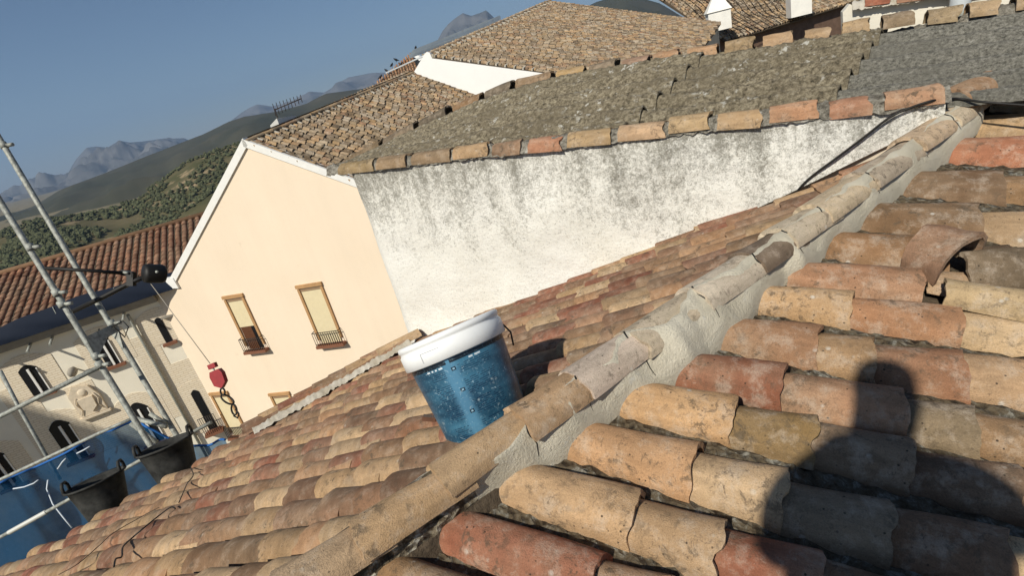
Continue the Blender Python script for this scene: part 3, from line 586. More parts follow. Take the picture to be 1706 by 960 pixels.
def french(par, P, D, N, w, h, kind, rail=True):
    """P top-left corner on the wall, D to the right, N outwards"""
    fr = MB(); t_ = .09
    fr.box(P+D*w/2-Z3*.075+N*.038, D*(w/2+.02), N*.042, Z3*.06); fr.box(P+D*t_/2-Z3*h/2+N*.03, D*t_/2, N*.03, Z3*(h/2-.17)); fr.box(P+D*(w-t_/2)-Z3*h/2+N*.03, D*t_/2, N*.03, Z3*(h/2-.17))
    win = fr.build('window_surround', OCHRE, par); iw = w-2*t_
    cut_ = .55 if kind == 'half' else 1.0
    MB().box(P+D*w/2-Z3*(.17+(h-.17)*cut_/2)+N*.006, D*(iw/2-.003), N*.005, Z3*((h-.17)*cut_/2-.002)).build('roller_blind', BLIND, win)
    MB().box(P+D*w/2-Z3*.23+N*.016, D*(iw/2-.01), N*.014, Z3*.035).build('blind_box', simple('blind_box', (.30, .2, .12)), win)
    if kind == 'half':
        MB().box(P+D*(w*.42)-Z3*(.17+(h-.17)*.77)+N*.012, D*iw*.33, N*.01, Z3*((h-.17)*.22)).build('shutter_leaf', DARKWOOD, win)
        MB().box(P+D*(w*.76)-Z3*(.17+(h-.17)*.77)+N*.008, D*iw*.14, N*.006, Z3*((h-.17)*.22)).build('pane', GLASS, win)
    if rail:
        bal = MB().box(P+D*w/2-Z3*(h+.05)+N*.12, D*(w/2+.06), N*.12, Z3*.05).build('balcony', SILL, par); n_ = 12; zt = -h+.52
        MB().tube([P-D*.03+Z3*zt+N*.02, P-D*.03+Z3*zt+N*.2, P+D*(w+.03)+Z3*zt+N*.2, P+D*(w+.03)+Z3*zt+N*.02], .016, 6).build('hand_rail', IRON, bal)
        MB().tube([P-D*.03+Z3*(-h+.07)+N*.2, P+D*(w+.03)+Z3*(-h+.07)+N*.2], .014, 6).build('bottom_rail', IRON, bal)
        for i in range(n_+1): q = P+D*(-.03+(w+.06)*i/n_)+N*.2; MB().tube([q+Z3*zt, q+Z3*(-h)], .011, 5).build('baluster', IRON, bal)
def wpx(TL, TR): P = Cc(*TL); return P, (Cc(*TR)-P).dot(D1R)
for TL, TR, h, kind in (((493, 475), (535, 469), 2.35, 'full'), ((371, 493), (402, 489), 2.25, 'half'), ((349, 654), (374, 652), 2.15, 'full'), ((448, 655), (481, 651), 2.2, 'full')):
    P, w = wpx(TL, TR); french(cream, P, D1R, NC_, max(w, .85), h, kind)
def slope_roof(par, A, dn_, dR_, poly, sp, ex, pal, lim, seed, name='roof', thick=.14, tmat=MT_FAR, tms=MT_FARS, scale=1.0):
    n = dn_.cross(dR_).normalized(); n = n if n.z > 0 else -n
    bed = MB().prism([p-n*.02 for p in poly], -n*thick).build(name, BED, par)
    pr = [tile_mesh('t', ex*1.45, sp*.60, sp*.78, sp*.40, .022, 6, 1, seed+i, .02) for i in range(5)]
    tile_field(bed, n, dn_, poly, sp, ex, pr, tmat, tms, pal, lim, seed, tilt=.12, skew=.05, margin=0, stagger=.3, reg=.5); return bed, n
RG = dep(687, 122, 25.5); rdir = RG-ap
bed, nrm = slope_roof(cream, ap, rk, rdir, [ap+rk*.25, RG+rk*.0, RG+rk*7.2, ap+rk*7.2], .235, .29, PALF, 300, 31)
rt_ = MB()                                       # ridge cap tiles in white mortar
for i in range(28):
    p = ap+rdir*(i/28)+rk*.05+Z3*.02; me = tile_mesh('t', .46, .2, .24, .09, .02, 8, 1, 300+i, .02).mesh('ridge_tile'); me.materials.append(MT_FAR)
    o = obj('ridge_tile', me, None, bed, axes(p+rdir.normalized()*.44, -rdir+Z3*.05, Z3)); o.color = (*PALF[i % 9], 1)
    MB().box(p+rk*.10-Z3*.01, rk*.17, rdir.normalized()*.028, nrm*.07).build('mortar_joint', LIME, bed)
MB().prism([ap, lf-NC_*.0, lf+rdir, RG], Z3*.12).build('rear_roof_slope', BED, cream)
for i in range(17):                              # verge tiles along the rake
    p = ap+rk*(.1+i*.36)-NC_*.10+nrm*.02; me = tile_mesh('t', .42, .2, .23, .09, .02, 8, 1, 400+i, .03).mesh('verge_tile'); me.materials.append(MT_FAR)
    o = obj('verge_tile', me, None, bed, axes(p, rk+nrm*.03, nrm)); o.color = (*PALF[(i*4) % 9], 1)
# white slab and aerial on the cream ridge
sk = dep(471, 203, 18.6); MB().prism([dep(450, 209, 18.2), dep(461, 197, 18.2), dep(492, 192, 19.6), dep(478, 203, 19.6)], -Z3*.22).build('ridge_slab', PLASTER_W, cream)
ant = thing('roof_aerial', 'dark comb shaped television aerial on the cream house ridge', 'aerial')
m0, m1 = dep(467, 212, 18.6), dep(458, 181, 18.6); MB().tube([m0, m1], .02, 6).build('mast', IRON, ant); bm0, bm1 = dep(457, 183, 18.6), dep(502, 164, 18.6); MB().tube([bm0, bm1], .018, 6).build('boom', IRON, ant)
for i in range(9): q = bm0+(bm1-bm0)*(i/8); s_ = .24-.012*i; MB().tube([q+rt*s_*.25+dn*s_*.9, q-rt*s_*.25-dn*s_*.9], .012, 5).build('element', IRON, ant)
# ================================================================== UPPER HOUSE with white gable parapet
up_h = thing('upper_house', 'old tiled roof behind a bright white gable parapet, above the cream house', 'house')
def Pp(x, y, off=0): return hit(x, y, NC_, NC_.dot(RG)+off)
MB().prism([Pp(687, 124), Pp(707, 90), Pp(711, 86), Pp(716, 88), Pp(720, 97), Pp(921, 124), Pp(960, 260), Pp(740, 220)], -NC_*.4).build('gable_parapet', simple('bright_whitewash', (.86, .85, .82), .8, 0, .03, 1), up_h)
T0, T1 = Pp(712, 93, -.1), Pp(919, 122, -.1); RE = dep(917, 2, 36.5); ud = (T1-T0).normalized(); ur = RE-T0; UW = 11.3
bed2, n2 = slope_roof(up_h, T0, ud, ur, [T0, RE, RE+ud*UW, T0+ud*UW], .25, .32, PALF, 300, 47)
for i in range(30):
    p = T0+ur*(i/30)+Z3*.03; me = tile_mesh('t', .52, .22, .26, .10, .02, 8, 1, 500+i, .02).mesh('ridge_tile'); me.materials.append(MT_FAR)
    o = obj('ridge_tile', me, None, bed2, axes(p+ur.normalized()*.5, -ur+Z3*.05, Z3)); o.color = (*PALF[i % 9], 1)
    MB().box(p+ud*.1, ud*.22, ur.normalized()*.035, n2*.08).build('mortar_joint', LIME, bed2)
for i in range(12): q = T0+ud*(.35+i*.42)+ur.normalized()*.12; MB().box(q+n2*.04, ud*.03, ur.normalized()*.14, n2*.05).build('verge_joint', LIME, bed2)
e0, e1 = T0+ud*(UW-.25), RE+ud*(UW-.25); MB().prism([e0-Z3*.1, e1-Z3*.1, V((e1.x, e1.y, 0)), V((e0.x, e0.y, 0))], -ud*.3).build('side_wall', WALLM, up_h)
MB().prism([RE-Z3*.1, RE+ud*(UW-.2)-Z3*.1, V((*(RE+ud*(UW-.2)).xy, 0)), V((*RE.xy, 0))], -ur.normalized()*.3).build('end_wall', WALLM, up_h)
gm = simple('grey_metal_flashing', (.52, .55, .56), .6, .1, .15, 2)
MB().prism([T0-ud*.1, RE-ud*.1, RE-ud*2.4-Z3*1.1, T0-ud*2.4-Z3*1.1], Z3*.06).build('rear_roof_slope', gm, up_h)
MB().prism([dep(683, 97, 27.2), dep(690, 86, 27.2), dep(834, 28, 34), dep(834, 37, 34)], Z3*.10+NC_*.1).build('ridge_flashing', gm, up_h)
# orange roof behind, with birds on it
orange = thing('orange_roofed_house', 'small orange tiled roof corner with birds, left of the white parapet', 'house')
oA, oB, oC, oD = dep(626, 141, 31), dep(686, 90, 33), dep(702, 100, 33), dep(700, 126, 31); ou = (oD-oB).normalized()
PALO = [lin(c) for c in ((190, 130, 80), (178, 118, 74), (196, 140, 92), (170, 110, 70))]
slope_roof(orange, oB, (oD-oB), (oA-oB), [oB, oA, oA+(oD-oB)*1.3, oB+(oD-oB)*1.3], .17, .3, PALO, 60, 71)
MB().prism([dep(684, 90, 32.6), dep(688, 86, 32.6), dep(703, 97, 32.6), dep(699, 101, 32.6)], Z3*.06-NC_*.2).build('white_verge', WPAINT, orange)
MB().prism([oA-Z3*.2, oB-Z3*.2, V((oB.x, oB.y, 0)), V((oA.x, oA.y, 0))], V((.4, .6, 0))).build('house_wall', WALLM, orange)
BIRDM = simple('dark_plumage', (.02, .02, .022), .7)
def bird(px, py, z, head, label):
    p = dep(px, py, z); d = V((math.cos(head), math.sin(head), 0)); b = MB()
    b.tube([p-d*.17+Z3*.02, p-d*.09+Z3*.05, p-d*.02+Z3*.085, p+d*.06+Z3*.12, p+d*.10+Z3*.17, p+d*.125+Z3*.19, p+d*.16+Z3*.18], [.008, .03, .06, .062, .035, .034, .004], 8)
    b.tube([p+Z3*.05, p-Z3*.03], .008, 5); b.tube([p+d*.03+Z3*.05, p+d*.03-Z3*.03], .008, 5); tag(b.build('pigeon', BIRDM), label, 'bird', 'birds perched on the orange roof')
for i, (x, y, z, h_) in enumerate(((634, 131, 31.1, .3), (645, 120, 31.5, 2.4), (653, 111, 31.8, .9), (661, 102, 32.2, 3.5), (662, 119, 31.9, 5.0), (668, 110, 32.2, .2), (693, 82, 32.8, 1.2))):
    bird(x, y, z, h_, ['dark bird lowest on the orange roof edge', 'dark bird second from the low end of the orange roof', 'dark bird mid way along the orange roof edge', 'dark bird highest on the orange roof edge before the white verge', 'dark bird on the orange tiles below the edge', 'dark bird on the orange tiles nearer the white verge', 'dark bird on the grey flashing above the orange roof'][i])
# ================================================================== NETTED ROOF with white chimneys (top right)
net_h = thing('netted_house', 'old tiled roof draped with black wire net and two white chimneys', 'house')
q0, q1, q2 = dep(1222, 66, 39), dep(1409, 8, 43), dep(1090, -60, 45); edge = (q1-q0); upv = (q2-q0)
upv = (upv-edge.normalized()*upv.dot(edge.normalized())).normalized()*11; poly = [q0+upv*.75-edge*.12, q1+upv+edge*.4, q1+edge*.4, q0-edge*.05]
bed3, n3 = slope_roof(net_h, q0, -upv, edge, poly, .29, .37, PALF, 200, 83)
MB().prism([q0-edge*.2-Z3*.15+upv*.06, q1+edge*.4-Z3*.15+upv*.06, V((*(q1+edge*.4).xy, 0))+upv*.0, V((*(q0-edge*.2).xy, 0))], V((upv.x, upv.y, 0)).normalized()*.3).build('house_wall', simple('brown_eave_shade', (.16, .10, .07), .9, 0, .3, 2), net_h)  # wall coloured dark brown to paint in the shade below the eave
def chimney(px, z, w, hgt, cap, label):
    p = dep(*px, z); a = D1R; c_ = -NC_; ch = MB(); ch.prism([p+a*w+c_*w, p-a*w+c_*w, p-a*w-c_*w, p+a*w-c_*w], Z3*hgt)
    o = ch.build('chimney', PLASTER_W, net_h); t_ = p+Z3*hgt; s_ = w*1.12
    MB().add([t_+a*s_+c_*s_+Z3*.01, t_-a*s_+c_*s_+Z3*.01, t_-a*s_-c_*s_+Z3*.01, t_+a*s_-c_*s_+Z3*.01, t_+Z3*cap], [(0, 1, 2, 3), (0, 4, 1), (1, 4, 2), (2, 4, 3), (3, 4, 0)]).build('chimney_cap', PLASTER_W, o)
chimney((1198, 50), 37.5, .72, 1.2, 1.4, ''); chimney((1331, 26), 40.5, .7, 2.2, .8, '')
wn_ = thing('wire_net', 'black wire net sagging over the old roof between the chimneys', 'net'); g0 = q0-edge*.02; r = random.Random(5)
for i in range(15):
    x = i/14; pts = [g0+edge*(x*.62)+upv*(t_/14*.62)+n3*(.16+.06*math.sin(t_*1.1+i*.7))+edge.normalized()*(.22*math.sin(t_*.75+i*.25)) for t_ in range(15)]; MB().tube(pts, .022, 4, True, False).build('wire', BLACK, wn_)
for k in range(9):
    t_ = k/8*.62; pts = [g0+edge*(i/14*.62)+upv*t_+n3*(.16+.05*math.sin(i*.8+k))-upv.normalized()*(.16*math.sin(i*.5)) for i in range(15)]; MB().tube(pts, .016, 4, True, False).build('wire', BLACK, wn_)
# small white wall with red coping tiles beyond the sheet roof, top right
sw = thing('red_coped_wall', 'white wall end topped with red tiles in the top right corner', 'wall')
def S(x, y, off=0): return hit(x, y, WN, WN.dot(WB0)-1.75+off)
MB().prism([S(1404, 20), S(1416, 6), S(1432, 14), S(1720, -26), S(1760, 200), S(1410, 220)], -WN*.2).build('wall', simple('cream_white_plaster', (.70, .66, .56), .85, 0, .12, 5, .4, 20), sw)
CXR = [1434, 1486, 1545, 1612, 1690, 1760]; coping(CXR, lambda x: S(x, 15-.14*(x-1430), -.02), Z3, MT_FIELD, [(168, 92, 66), (176, 96, 66), (170, 104, 76), (180, 120, 86), (170, 100, 70)], .06, .16, .03, sw, 15, 'coping_tile', LIME)
pp = thing('vent_pipe', 'short grey vent pipe at the top edge beside the red tiles', 'pipe'); p0 = S(1599, 14, .12); MB().lathe([(.052, 0), (.052, .3)], p0-Z3*.1, Z3, 20).build('pipe', gm, pp); MB().lathe([(.058, 0), (.062, .015), (.058, .03)], p0-Z3*.04, Z3, 20).build('collar', GALV, pp)
# ================================================================== BRICK BUILDING with brown pantile roof
_d = V((math.sin(math.radians(70)), math.cos(math.radians(70)), 0)); D2 = V((_d.x, _d.y, 0)).normalized(); NB = V((D2.y, -D2.x, 0))
if NB.dot(CAM-K) < 0: NB = -NB
def Bk(x, y, off=0): return hit(x, y, NB, NB.dot(K)+off)
brick = thing('brick_building', 'pale brick and plaster building with brown pantile roof on the left', 'building')
ctop = Bk(258, 500).z; f0 = K-D2*26; f1 = K+D2*.02
def flat(z, p): return V((p.x, p.y, z))
MB().prism([flat(0, f0), flat(0, f1), flat(ctop+.25, f1), flat(ctop+.25, f0)], -NB*.5).build('facade', PLASTER_C, brick)
cz = ctop-.02; ends = K+D2*0.9
cor = MB()
for z0, z1, o0 in ((-.02, .12, .22), (.12, .26, .38), (.26, .36, .48)): cor.prism([flat(cz+z0, f0)+NB*.0, flat(cz+z0, f1), flat(cz+z1, f1), flat(cz+z1, f0)], NB*o0)
cor.build('cornice', GREYM, brick)
eL, eR = Bk(0, 596, .5), Bk(285, 474, .5); ez = (eL.z+eR.z)/2; eaveA = flat(ctop+.42, f0)+NB*.55; eaveB = flat(ctop+.42, f1)+NB*.55
rL, rR = Bk(0, 478, -4.6), Bk(330, 343, -4.6); rz = (rL.z+rR.z)/2
rgA, rgB = flat(rz, f0)-NB*4.6, flat(rz, f1+D2*4)-NB*4.6
eaveB = eaveB+D2*3.2
nrf = (rgA-eaveA).cross(eaveB-eaveA).normalized(); nrf = nrf if nrf.z > 0 else -nrf
rb = MB().prism([rgA, rgB, eaveB, eaveA], -nrf*.12).build('roof', BED, brick)
BROWN = tile_mat('brown_pantile', True, .2, .25, 0, .1); PALB = [lin(c) for c in ((166, 110, 80), (156, 102, 74), (172, 116, 84), (148, 98, 72), (166, 116, 90))]
pr = [tile_mesh('t', .44, .19, .22, .085, 0, 6, 1, 900+i, .006) for i in range(3)]
tile_field(rb, nrf, (eaveA-rgA), [rgA, rgB, eaveB, eaveA], .265, .36, pr, BROWN, BROWN, PALB, 0, 17, tilt=.05, skew=.0, margin=0, stagger=0.0, name='pantile')
MB().tube([rgA+Z3*.03, rgB+Z3*.03], .13, 10).build('roof_ridge', simple('tan_ridge', (.34, .20, .11), .9, 0, .2, 3), brick)
MB().prism([rgA, rgB, rgB-NB*4.5-Z3*2.2, rgA-NB*4.5-Z3*2.2], Z3*.1).build('rear_roof_slope', BED, brick)
def arch(P, w, h, rise, n=8): return [P, P+D2*w]+[P+D2*(w*(1-i/n))+Z3*(h+rise*math.sin(math.pi*i/n)) for i in range(n+1)]
def bwin(BL, BR_, h, rise, french_=False, sill=True, mull=True):
    P = Bk(*BL); w = (Bk(*BR_)-P).dot(D2); P = flat(P.z, P)
    pn = MB().prism([q+NB*.0 for q in arch(P-D2*.55+Z3*-.0, w+1.1, h+.25, rise+.15)], NB*.02).build('brick_surround', BRICK, brick); quad_uv(pn, D2, Z3)
    win = MB().prism([q+NB*.025 for q in arch(P, w, h, rise)], NB*.012).build('window_opening', GLASS, brick)
    if mull: MB().box(P+D2*w*.52+Z3*(h*.5)+NB*.06, D2*.035, NB*.025, Z3*(h*.5)).build('mullion', WPAINT, win); MB().box(P+D2*(w-.02)+Z3*(h*.48)+NB*.055, D2*.018, NB*.02, Z3*(h*.48)).build('jamb', WPAINT, win)
    if sill: MB().box(P+D2*w/2-Z3*.07+NB*.08, D2*(w/2+.12), NB*.07, Z3*.05).build('sill', SILL, win)
    return P, w, win
bwin((57, 660), (85, 647), 1.0, .16); bwin((180, 611), (201, 600), 1.0, .16); bwin((277, 571), (287, 565), .95, .08, mull=False)
P, w, win = bwin((350, 716), (362, 710), 1.75, .12, mull=False)
bal = MB().box(P+D2*w/2-Z3*.1+NB*.2, D2*(w/2+.2), NB*.18, Z3*.05).build('balcony', SILL, brick)
for i in range(9): q = P+D2*(-.15+(w+.3)*i/8)+NB*.34; MB().tube([q-Z3*.05, q+Z3*.75], .012, 5).build('baluster', IRON, bal)
MB().tube([P-D2*.15+NB*.34+Z3*.75, P+D2*(w+.15)+NB*.34+Z3*.75], .016, 5).build('hand_rail', IRON, bal)
bwin((246, 742), (276, 728), 1.55, .3); bwin((8, 815), (40, 800), 1.3, .2); bwin((118, 770), (150, 756), 1.5, .25)
for a, b_, z in ((20, 645, 3.2), (128, 640, 2.9), (232, 560, 3.6), (305, 600, 2.6)):    # brick strips running down the plaster
    p = Bk(a, b_); pn = MB().prism([p-D2*.45, p+D2*.45, p+D2*.45-Z3*z, p-D2*.45-Z3*z], NB*.012).build('brick_panel', BRICK, brick); quad_uv(pn, D2, Z3)
p = Bk(305, 517); MB().box(p+NB*.1, D2*.75, NB*.1, Z3*.035).build('ledge', GREYM, brick)
MB().tube([Bk(213, 525, .22), Bk(217, 532, .12), Bk(228, 552, .10), flat(0, Bk(228, 552, .10))], .055, 8).build('drain_pipe', GALV, brick)
for x, y in ((6, 618), (67, 588), (101, 573), (214, 527)):
    p = Bk(x, y, .0); p = flat(ctop-.06, p); MB().tube([p+NB*.1+Z3*.05, p+NB*.75-Z3*.12], .045, 8).build('drain_spout', GALV, brick)
ch_ = thing('added_shade_house', 'added house block outside the frame on the left, casting shade on the brick facade', 'house')
S1, S2 = Bk(-40, 668)+SUN*12.5, Bk(330, 782)+SUN*12.5; S0 = S1+(S1-S2)*1.2; bk_ = V((SUN.x, SUN.y, 0)).normalized()*5  # added unseen block, its top edge placed to cast shade across the facade
MB().prism([flat(0, S0), flat(0, S2), S2-Z3*.1, S0-Z3*.1], bk_).build('house_wall', WALLM, ch_)
es_ = MB().prism([S0-bk_*.08, S2-bk_*.08, S2-bk_*.08+Z3*.08, S0-bk_*.08+Z3*.08], bk_*1.1).build('eave_slab', BED, ch_)
for i in range(60): p = S0+(S2-S0)*((i+.5)/60)-bk_*.1+Z3*.08; MB().box(p, (S2-S0).normalized()*.09, bk_.normalized()*.2, Z3*.05).build('eave_tile', SILL, es_)
# carved shield and wall lamp
sh = thing('stone_shield', 'carved stone coat of arms on the brick facade beside the scaffold', 'shield'); SP = Bk(148, 668)
def sp_(x, z, o=0): return SP+D2*x+Z3*z+NB*o
MB().prism([sp_(-.42, -.5, .03), sp_(.42, -.5, .03), sp_(.42, .15, .03), sp_(.25, .6, .03), sp_(-.2, .75, .03), sp_(-.45, .4, .03)], NB*.10).build('plaque', STONE, sh)
MB().prism([sp_(0, -.38, .131), sp_(.22, -.2, .131), sp_(.24, .22, .131), sp_(-.24, .22, .131), sp_(-.22, -.2, .131)], NB*.09).build('shield_field', STONE, sh)
MB().lathe([(.15, 0), (.13, .03), (.06, .05), (0, .05)], sp_(0, .42, .131), NB, 16).build('crest', STONE, sh)
for s_ in (-1, 1): MB().tube([sp_(.28*s_, .3, .16), sp_(.36*s_, .05, .17), sp_(.27*s_, -.2, .16), sp_(.36*s_, -.42, .16)], [.012, .022, .02, .012], 8).build('scroll', STONE, sh)
MB().prism([sp_(-.5, -.6, .02), sp_(.5, -.6, .02), sp_(.5, -.52, .02), sp_(-.5, -.52, .02)], NB*.16).build('base_moulding', STONE, sh)
lp = thing('wall_lamp', 'small oval grey floodlight on the brick facade above the shield', 'lamp'); p = Bk(124, 612); MB().lathe([(.02, 0), (.14, .02), (.19, .1), (.16, .2), (.02, .22)], p+NB*.3-D2*.1, (D2*.8-Z3*.4+NB*.3), 18).build('lamp_head', GREYM, lp); MB().tube([p-D2*.05, p+NB*.35-D2*.05], .03, 6).build('bracket', IRON, lp)
# blue sheeting along the eaves
es = thing('eaves_netting', 'dark blue net hung along the eaves of the brown roof', 'netting'); b = MB(); rows = []
for i in range(91):
    s_ = i/90; base = f0+(f1+D2*1.2-f0)*s_; hh = .62+.12*math.sin(s_*23)+.08*mn.noise(V((s_*30, 0, 0)))
    rows.append([flat(ctop+.30+hh*j/8, base)+NB*(.66+.05*math.sin(i*1.3+j)*.5-.22*(j/8)**2) for j in range(9)])
DKNET = NT('dark_blue_netting'); DKNET.col((.003, .009, .024)); DKNET.b.inputs['Roughness'].default_value = .8
b.grid(rows); b.build('net_sheet', DKNET.m, es)
for i in range(14): q = f0+(f1-f0)*(i+.5)/14; MB().tube([flat(ctop+.3, q)+NB*.62, flat(ctop+.98, q)+NB*.5], .012, 5).build('net_stay', GALV, es)
# ================================================================== SCAFFOLD
sc = thing('scaffold', 'galvanised tube scaffold frames beyond the roof eave on the left', 'scaffold')
ZA, ZB = 4.75, 5.15; PR = .025
def stand(p0, p1, z, nm='upright'):
    a, b_ = dep(*p0, z), dep(*p1, z*1.01); d = (b_-a).normalized(); MB().tube([a-d*.8, a, b_, b_+d*1.2], PR, 12).build(nm, GALV, sc); return a, b_
stand((0, 335), (246, 735), ZA); stand((0, 232), (292, 722), ZB)
for (x, y, z) in ((94, 488, ZA), (103, 507, ZA), (160, 594, ZA), (186, 539, ZB), (166, 608, ZA), (6, 242, ZB), (50, 412, ZA)):
    p = dep(x, y, z); c_ = MB(); d = (dep(246, 735, z)-dep(0, 335, z)).normalized(); c_.lathe([(PR, -.03), (PR+.008, -.027), (PR+.008, .027), (PR, .03)], p, d, 12); c_.tube([p+rt*.03, p+rt*.09-dn*.01], .018, 6); c_.build('coupler', GALV, sc)
MB().prism([dep(142, 562, ZA), dep(190, 539, ZB), dep(197, 551, ZB), dep(150, 577, ZA)], fw*.03).build('frame_head', GALV, sc)
MB().prism([dep(150, 577, ZA), dep(176, 565, (ZA+ZB)/2), dep(160, 596, ZA)], fw*.02).build('gusset_plate', GALV, sc)
MB().prism([dep(197, 551, ZB), dep(184, 557, ZB), dep(205, 580, ZB)], fw*.02).build('gusset_plate', GALV, sc)
for pts, z, r_ in ((((-60, 724), (0, 694), (167, 611)), ZA+.06, .021), (((-60, 830), (0, 800), (168, 721), (222, 697)), ZA+.05, .015), (((-80, 938), (0, 896), (120, 830), (262, 752), (352, 704)), ZA+.02, .016), (((222, 697), (278, 711)), ZB-.1, .022), (((218, 706), (262, 738)), ZB-.1, .02), (((250, 690), (276, 706)), ZB, .02), (((0, 618), (30, 676), (100, 800)), ZB+.9, .02)):
    MB().tube([dep(x, y, z) for x, y in pts], r_, 10).build('rail', GALV, sc)
MB().lathe([(.021, 0), (.021, .38)], dep(15, 888, ZA+.02), dep(60, 863, ZA+.02)-dep(15, 888, ZA+.02), 12).build('rail_sleeve', simple('pale_tube', (.6, .6, .55), .5, .2), sc)
lpz = lambda x, y: dep(x, y, ZB-.05)
MB().tube([lpz(165, 548), lpz(163, 565), lpz(175, 576), lpz(186, 545), lpz(205, 535), lpz(214, 545), lpz(208, 562), lpz(190, 545)], .006, 6).build('tie_wire', BLACK, sc)
bn = thing('debris_netting', 'blue debris netting stretched behind the scaffold rails', 'netting'); b = MB(); rows = []
topp = [(-160, 890), (0, 806), (60, 778), (140, 738), (180, 716), (224, 703), (250, 712), (300, 742), (345, 742), (375, 735)]
for i in range(100):
    t_ = i/99*(len(topp)-1); k = min(int(t_), len(topp)-2); f_ = t_-k; x = topp[k][0]+(topp[k+1][0]-topp[k][0])*f_; y = topp[k][1]+(topp[k+1][1]-topp[k][1])*f_
    p = dep(x, y, ZB+.35+.06*math.sin(i*.37)+.1*mn.noise(V((i*.15, 0, 0)))); rows.append([p-Z3*(2.6*(j/24)**1.2)+V((D2.y, -D2.x, 0))*(.07*math.sin(i*.31+j*.5)*(.3+j/24)+.06*mn.noise(V((i*.12, j*.2, 3)))) for j in range(25)])
b.grid(rows); b.build('net', NET, bn)
MB().tube([p[0]+Z3*.0 for p in rows], .012, 6).build('hem', simple('blue_hem', (.02, .12, .38), .7), bn)
WL = simple('white_cord', (.6, .66, .72), .6)
for j, pts in enumerate((((80, 800), (78, 815), (88, 840), (105, 862), (120, 880)), ((22, 815), (40, 812), (56, 806), (64, 800)), ((96, 782), (104, 770), (110, 764)), ((128, 756), (140, 750), (150, 744)))):
    MB().tube([dep(x, y, ZB+.16) for x, y in pts], .007, 5).build('lacing_cord', WL, bn)
# hoist on the scaffold, cable and red hook block
hs = thing('builders_hoist', 'black hoist with drum motor bolted to the scaffold uprights', 'hoist'); zh = ZB-.1
MB().tube([dep(76, 447, ZA), dep(150, 451, ZA+.1), dep(217, 456, zh)], [.018, .016, .02], 8).build('upper_arm', BLACK, hs)
MB().tube([dep(121, 519, ZB-.06), dep(170, 496, zh), dep(218, 471, zh), dep(246, 459, zh)], [.022, .023, .024, .022], 8).build('boom', BLACK, hs)
MB().box(dep(214, 456, zh), rt*.05+dn*.01, dn*.025, fw*.03).build('pivot_block', BLACK, hs); MB().box(dep(219, 466, zh), rt*.03, dn*.06, fw*.025).build('pivot_plate', BLACK, hs)
dr = MB().lathe([(.0, -.09), (.078, -.085), (.088, -.06), (.088, .06), (.078, .085), (0, .09)], dep(257, 456, zh), fw*.75+rt*.65, 24).build('drum_motor', BLACK, hs); MB().lathe([(.012, 0), (.012, .012), (0, .013)], dep(262, 453, zh-.11), -fw, 10).build('bolt', GALV, dr)
MB().tube([dep(206, 454, zh-.04), dep(214, 455, zh-.04)], .014, 6).build('hinge_pin', GALV, hs)
hb = thing('hoist_hook', 'red hook block with chain links hanging from the hoist cable', 'hook')
MB().tube([dep(249, 470, zh), dep(350, 606, zh)], .0035, 5).build('hoist_cable', GREYM, hb)
cdir = (dep(364, 640, zh)-dep(351, 610, zh)).normalized(); a = dep(352, 611, zh); sx_ = cdir.cross(fw).normalized()
MB().prism([a+sx_*.035-cdir*.025, a+sx_*.035+cdir*.02, a-sx_*.035+cdir*.02, a-sx_*.035-cdir*.025], fw*.05).build('cap', RED, hb)
MB().tube([a+cdir*.02+fw*.02, a+cdir*.08+fw*.02], .008, 6).build('swivel', GALV, hb); b0 = dep(362, 632, zh)
MB().prism([b0+sx_*.045-cdir*.085, b0+sx_*.062-cdir*.04, b0+sx_*.055+cdir*.05, b0+cdir*.095, b0-sx_*.055+cdir*.05, b0-sx_*.062-cdir*.04, b0-sx_*.045-cdir*.085], fw*.06).build('block_body', RED, hb)
def ring(c, ax_u, ax_v, ru, rv, r_, mat, par, nm, n=20): MB().tube([c+ax_u*ru*math.cos(k*2*math.pi/n)+ax_v*rv*math.sin(k*2*math.pi/n) for k in range(n+1)], r_, 6, True, False).build(nm, mat, par)
for k, (x, y, ru, rv) in enumerate(((371, 653, .03, .02), (379, 666, .06, .032), (390, 683, .045, .024))):
    a_ = .5 if k % 2 else -.2; ring(dep(x, y, zh), (cdir+sx_*a_).normalized(), (sx_-cdir*a_).normalized() if k % 2 == 0 else (fw*.6+sx_*.6).normalized(), ru*1.1, rv, .0085, BLACK, hb, 'chain_link')
MB().tube([dep(392, 682, zh), dep(398, 690, zh), dep(396, 697, zh), dep(389, 693, zh)], .008, 6).build('hook', BLACK, hb)
# ================================================================== BUCKETS
def espuerta(px, z, r0, r1, h, ax, label, tilt_):
    t_ = thing('rubber_bucket', label, 'bucket', 'black builders buckets at the eave'); p = dep(*px, z); ax = ax.normalized()
    MB().lathe([(0, .005), (r0*.96, 0), (r0, .015), (r0*.55+r1*.45, h*.5), (r1, h), (r1+.012, h+.004), (r1+.012, h-.012), (r1-.004, h-.012), (r1-.008, h-.01), (r0*.55+r1*.45-.008, h*.5), (r0-.008, .022), (0, .02)], p, ax, 40).build('body', RUBBER, t_)
    a = ax.orthogonal().normalized(); d_ = (rt-ax*rt.dot(ax)).normalized(); e_ = ax.cross(d_)
    for s_ in (-1, 1):
        c = p+ax*(h-.01)+(d_*s_*.92+e_*.38*s_)*r1; v_ = (e_*.92-d_*.38)
        MB().tube([c-v_*.055, c-v_*.05+ax*.05, c-v_*.025+ax*.075, c+v_*.025+ax*.075, c+v_*.05+ax*.05, c+v_*.055], .011, 8).build('handle', RUBBER, t_)
upt = (-dn*.94-rt*.33-fw*.10).normalized()
espuerta((298, 795), 4.05, .135, .18, .27, upt, 'black rubber bucket with mortar dust by the scaffold upright', 0)
espuerta((184, 857), 4.0, .13, .18, .28, upt, 'darker black rubber bucket hanging over the blue net', 0)
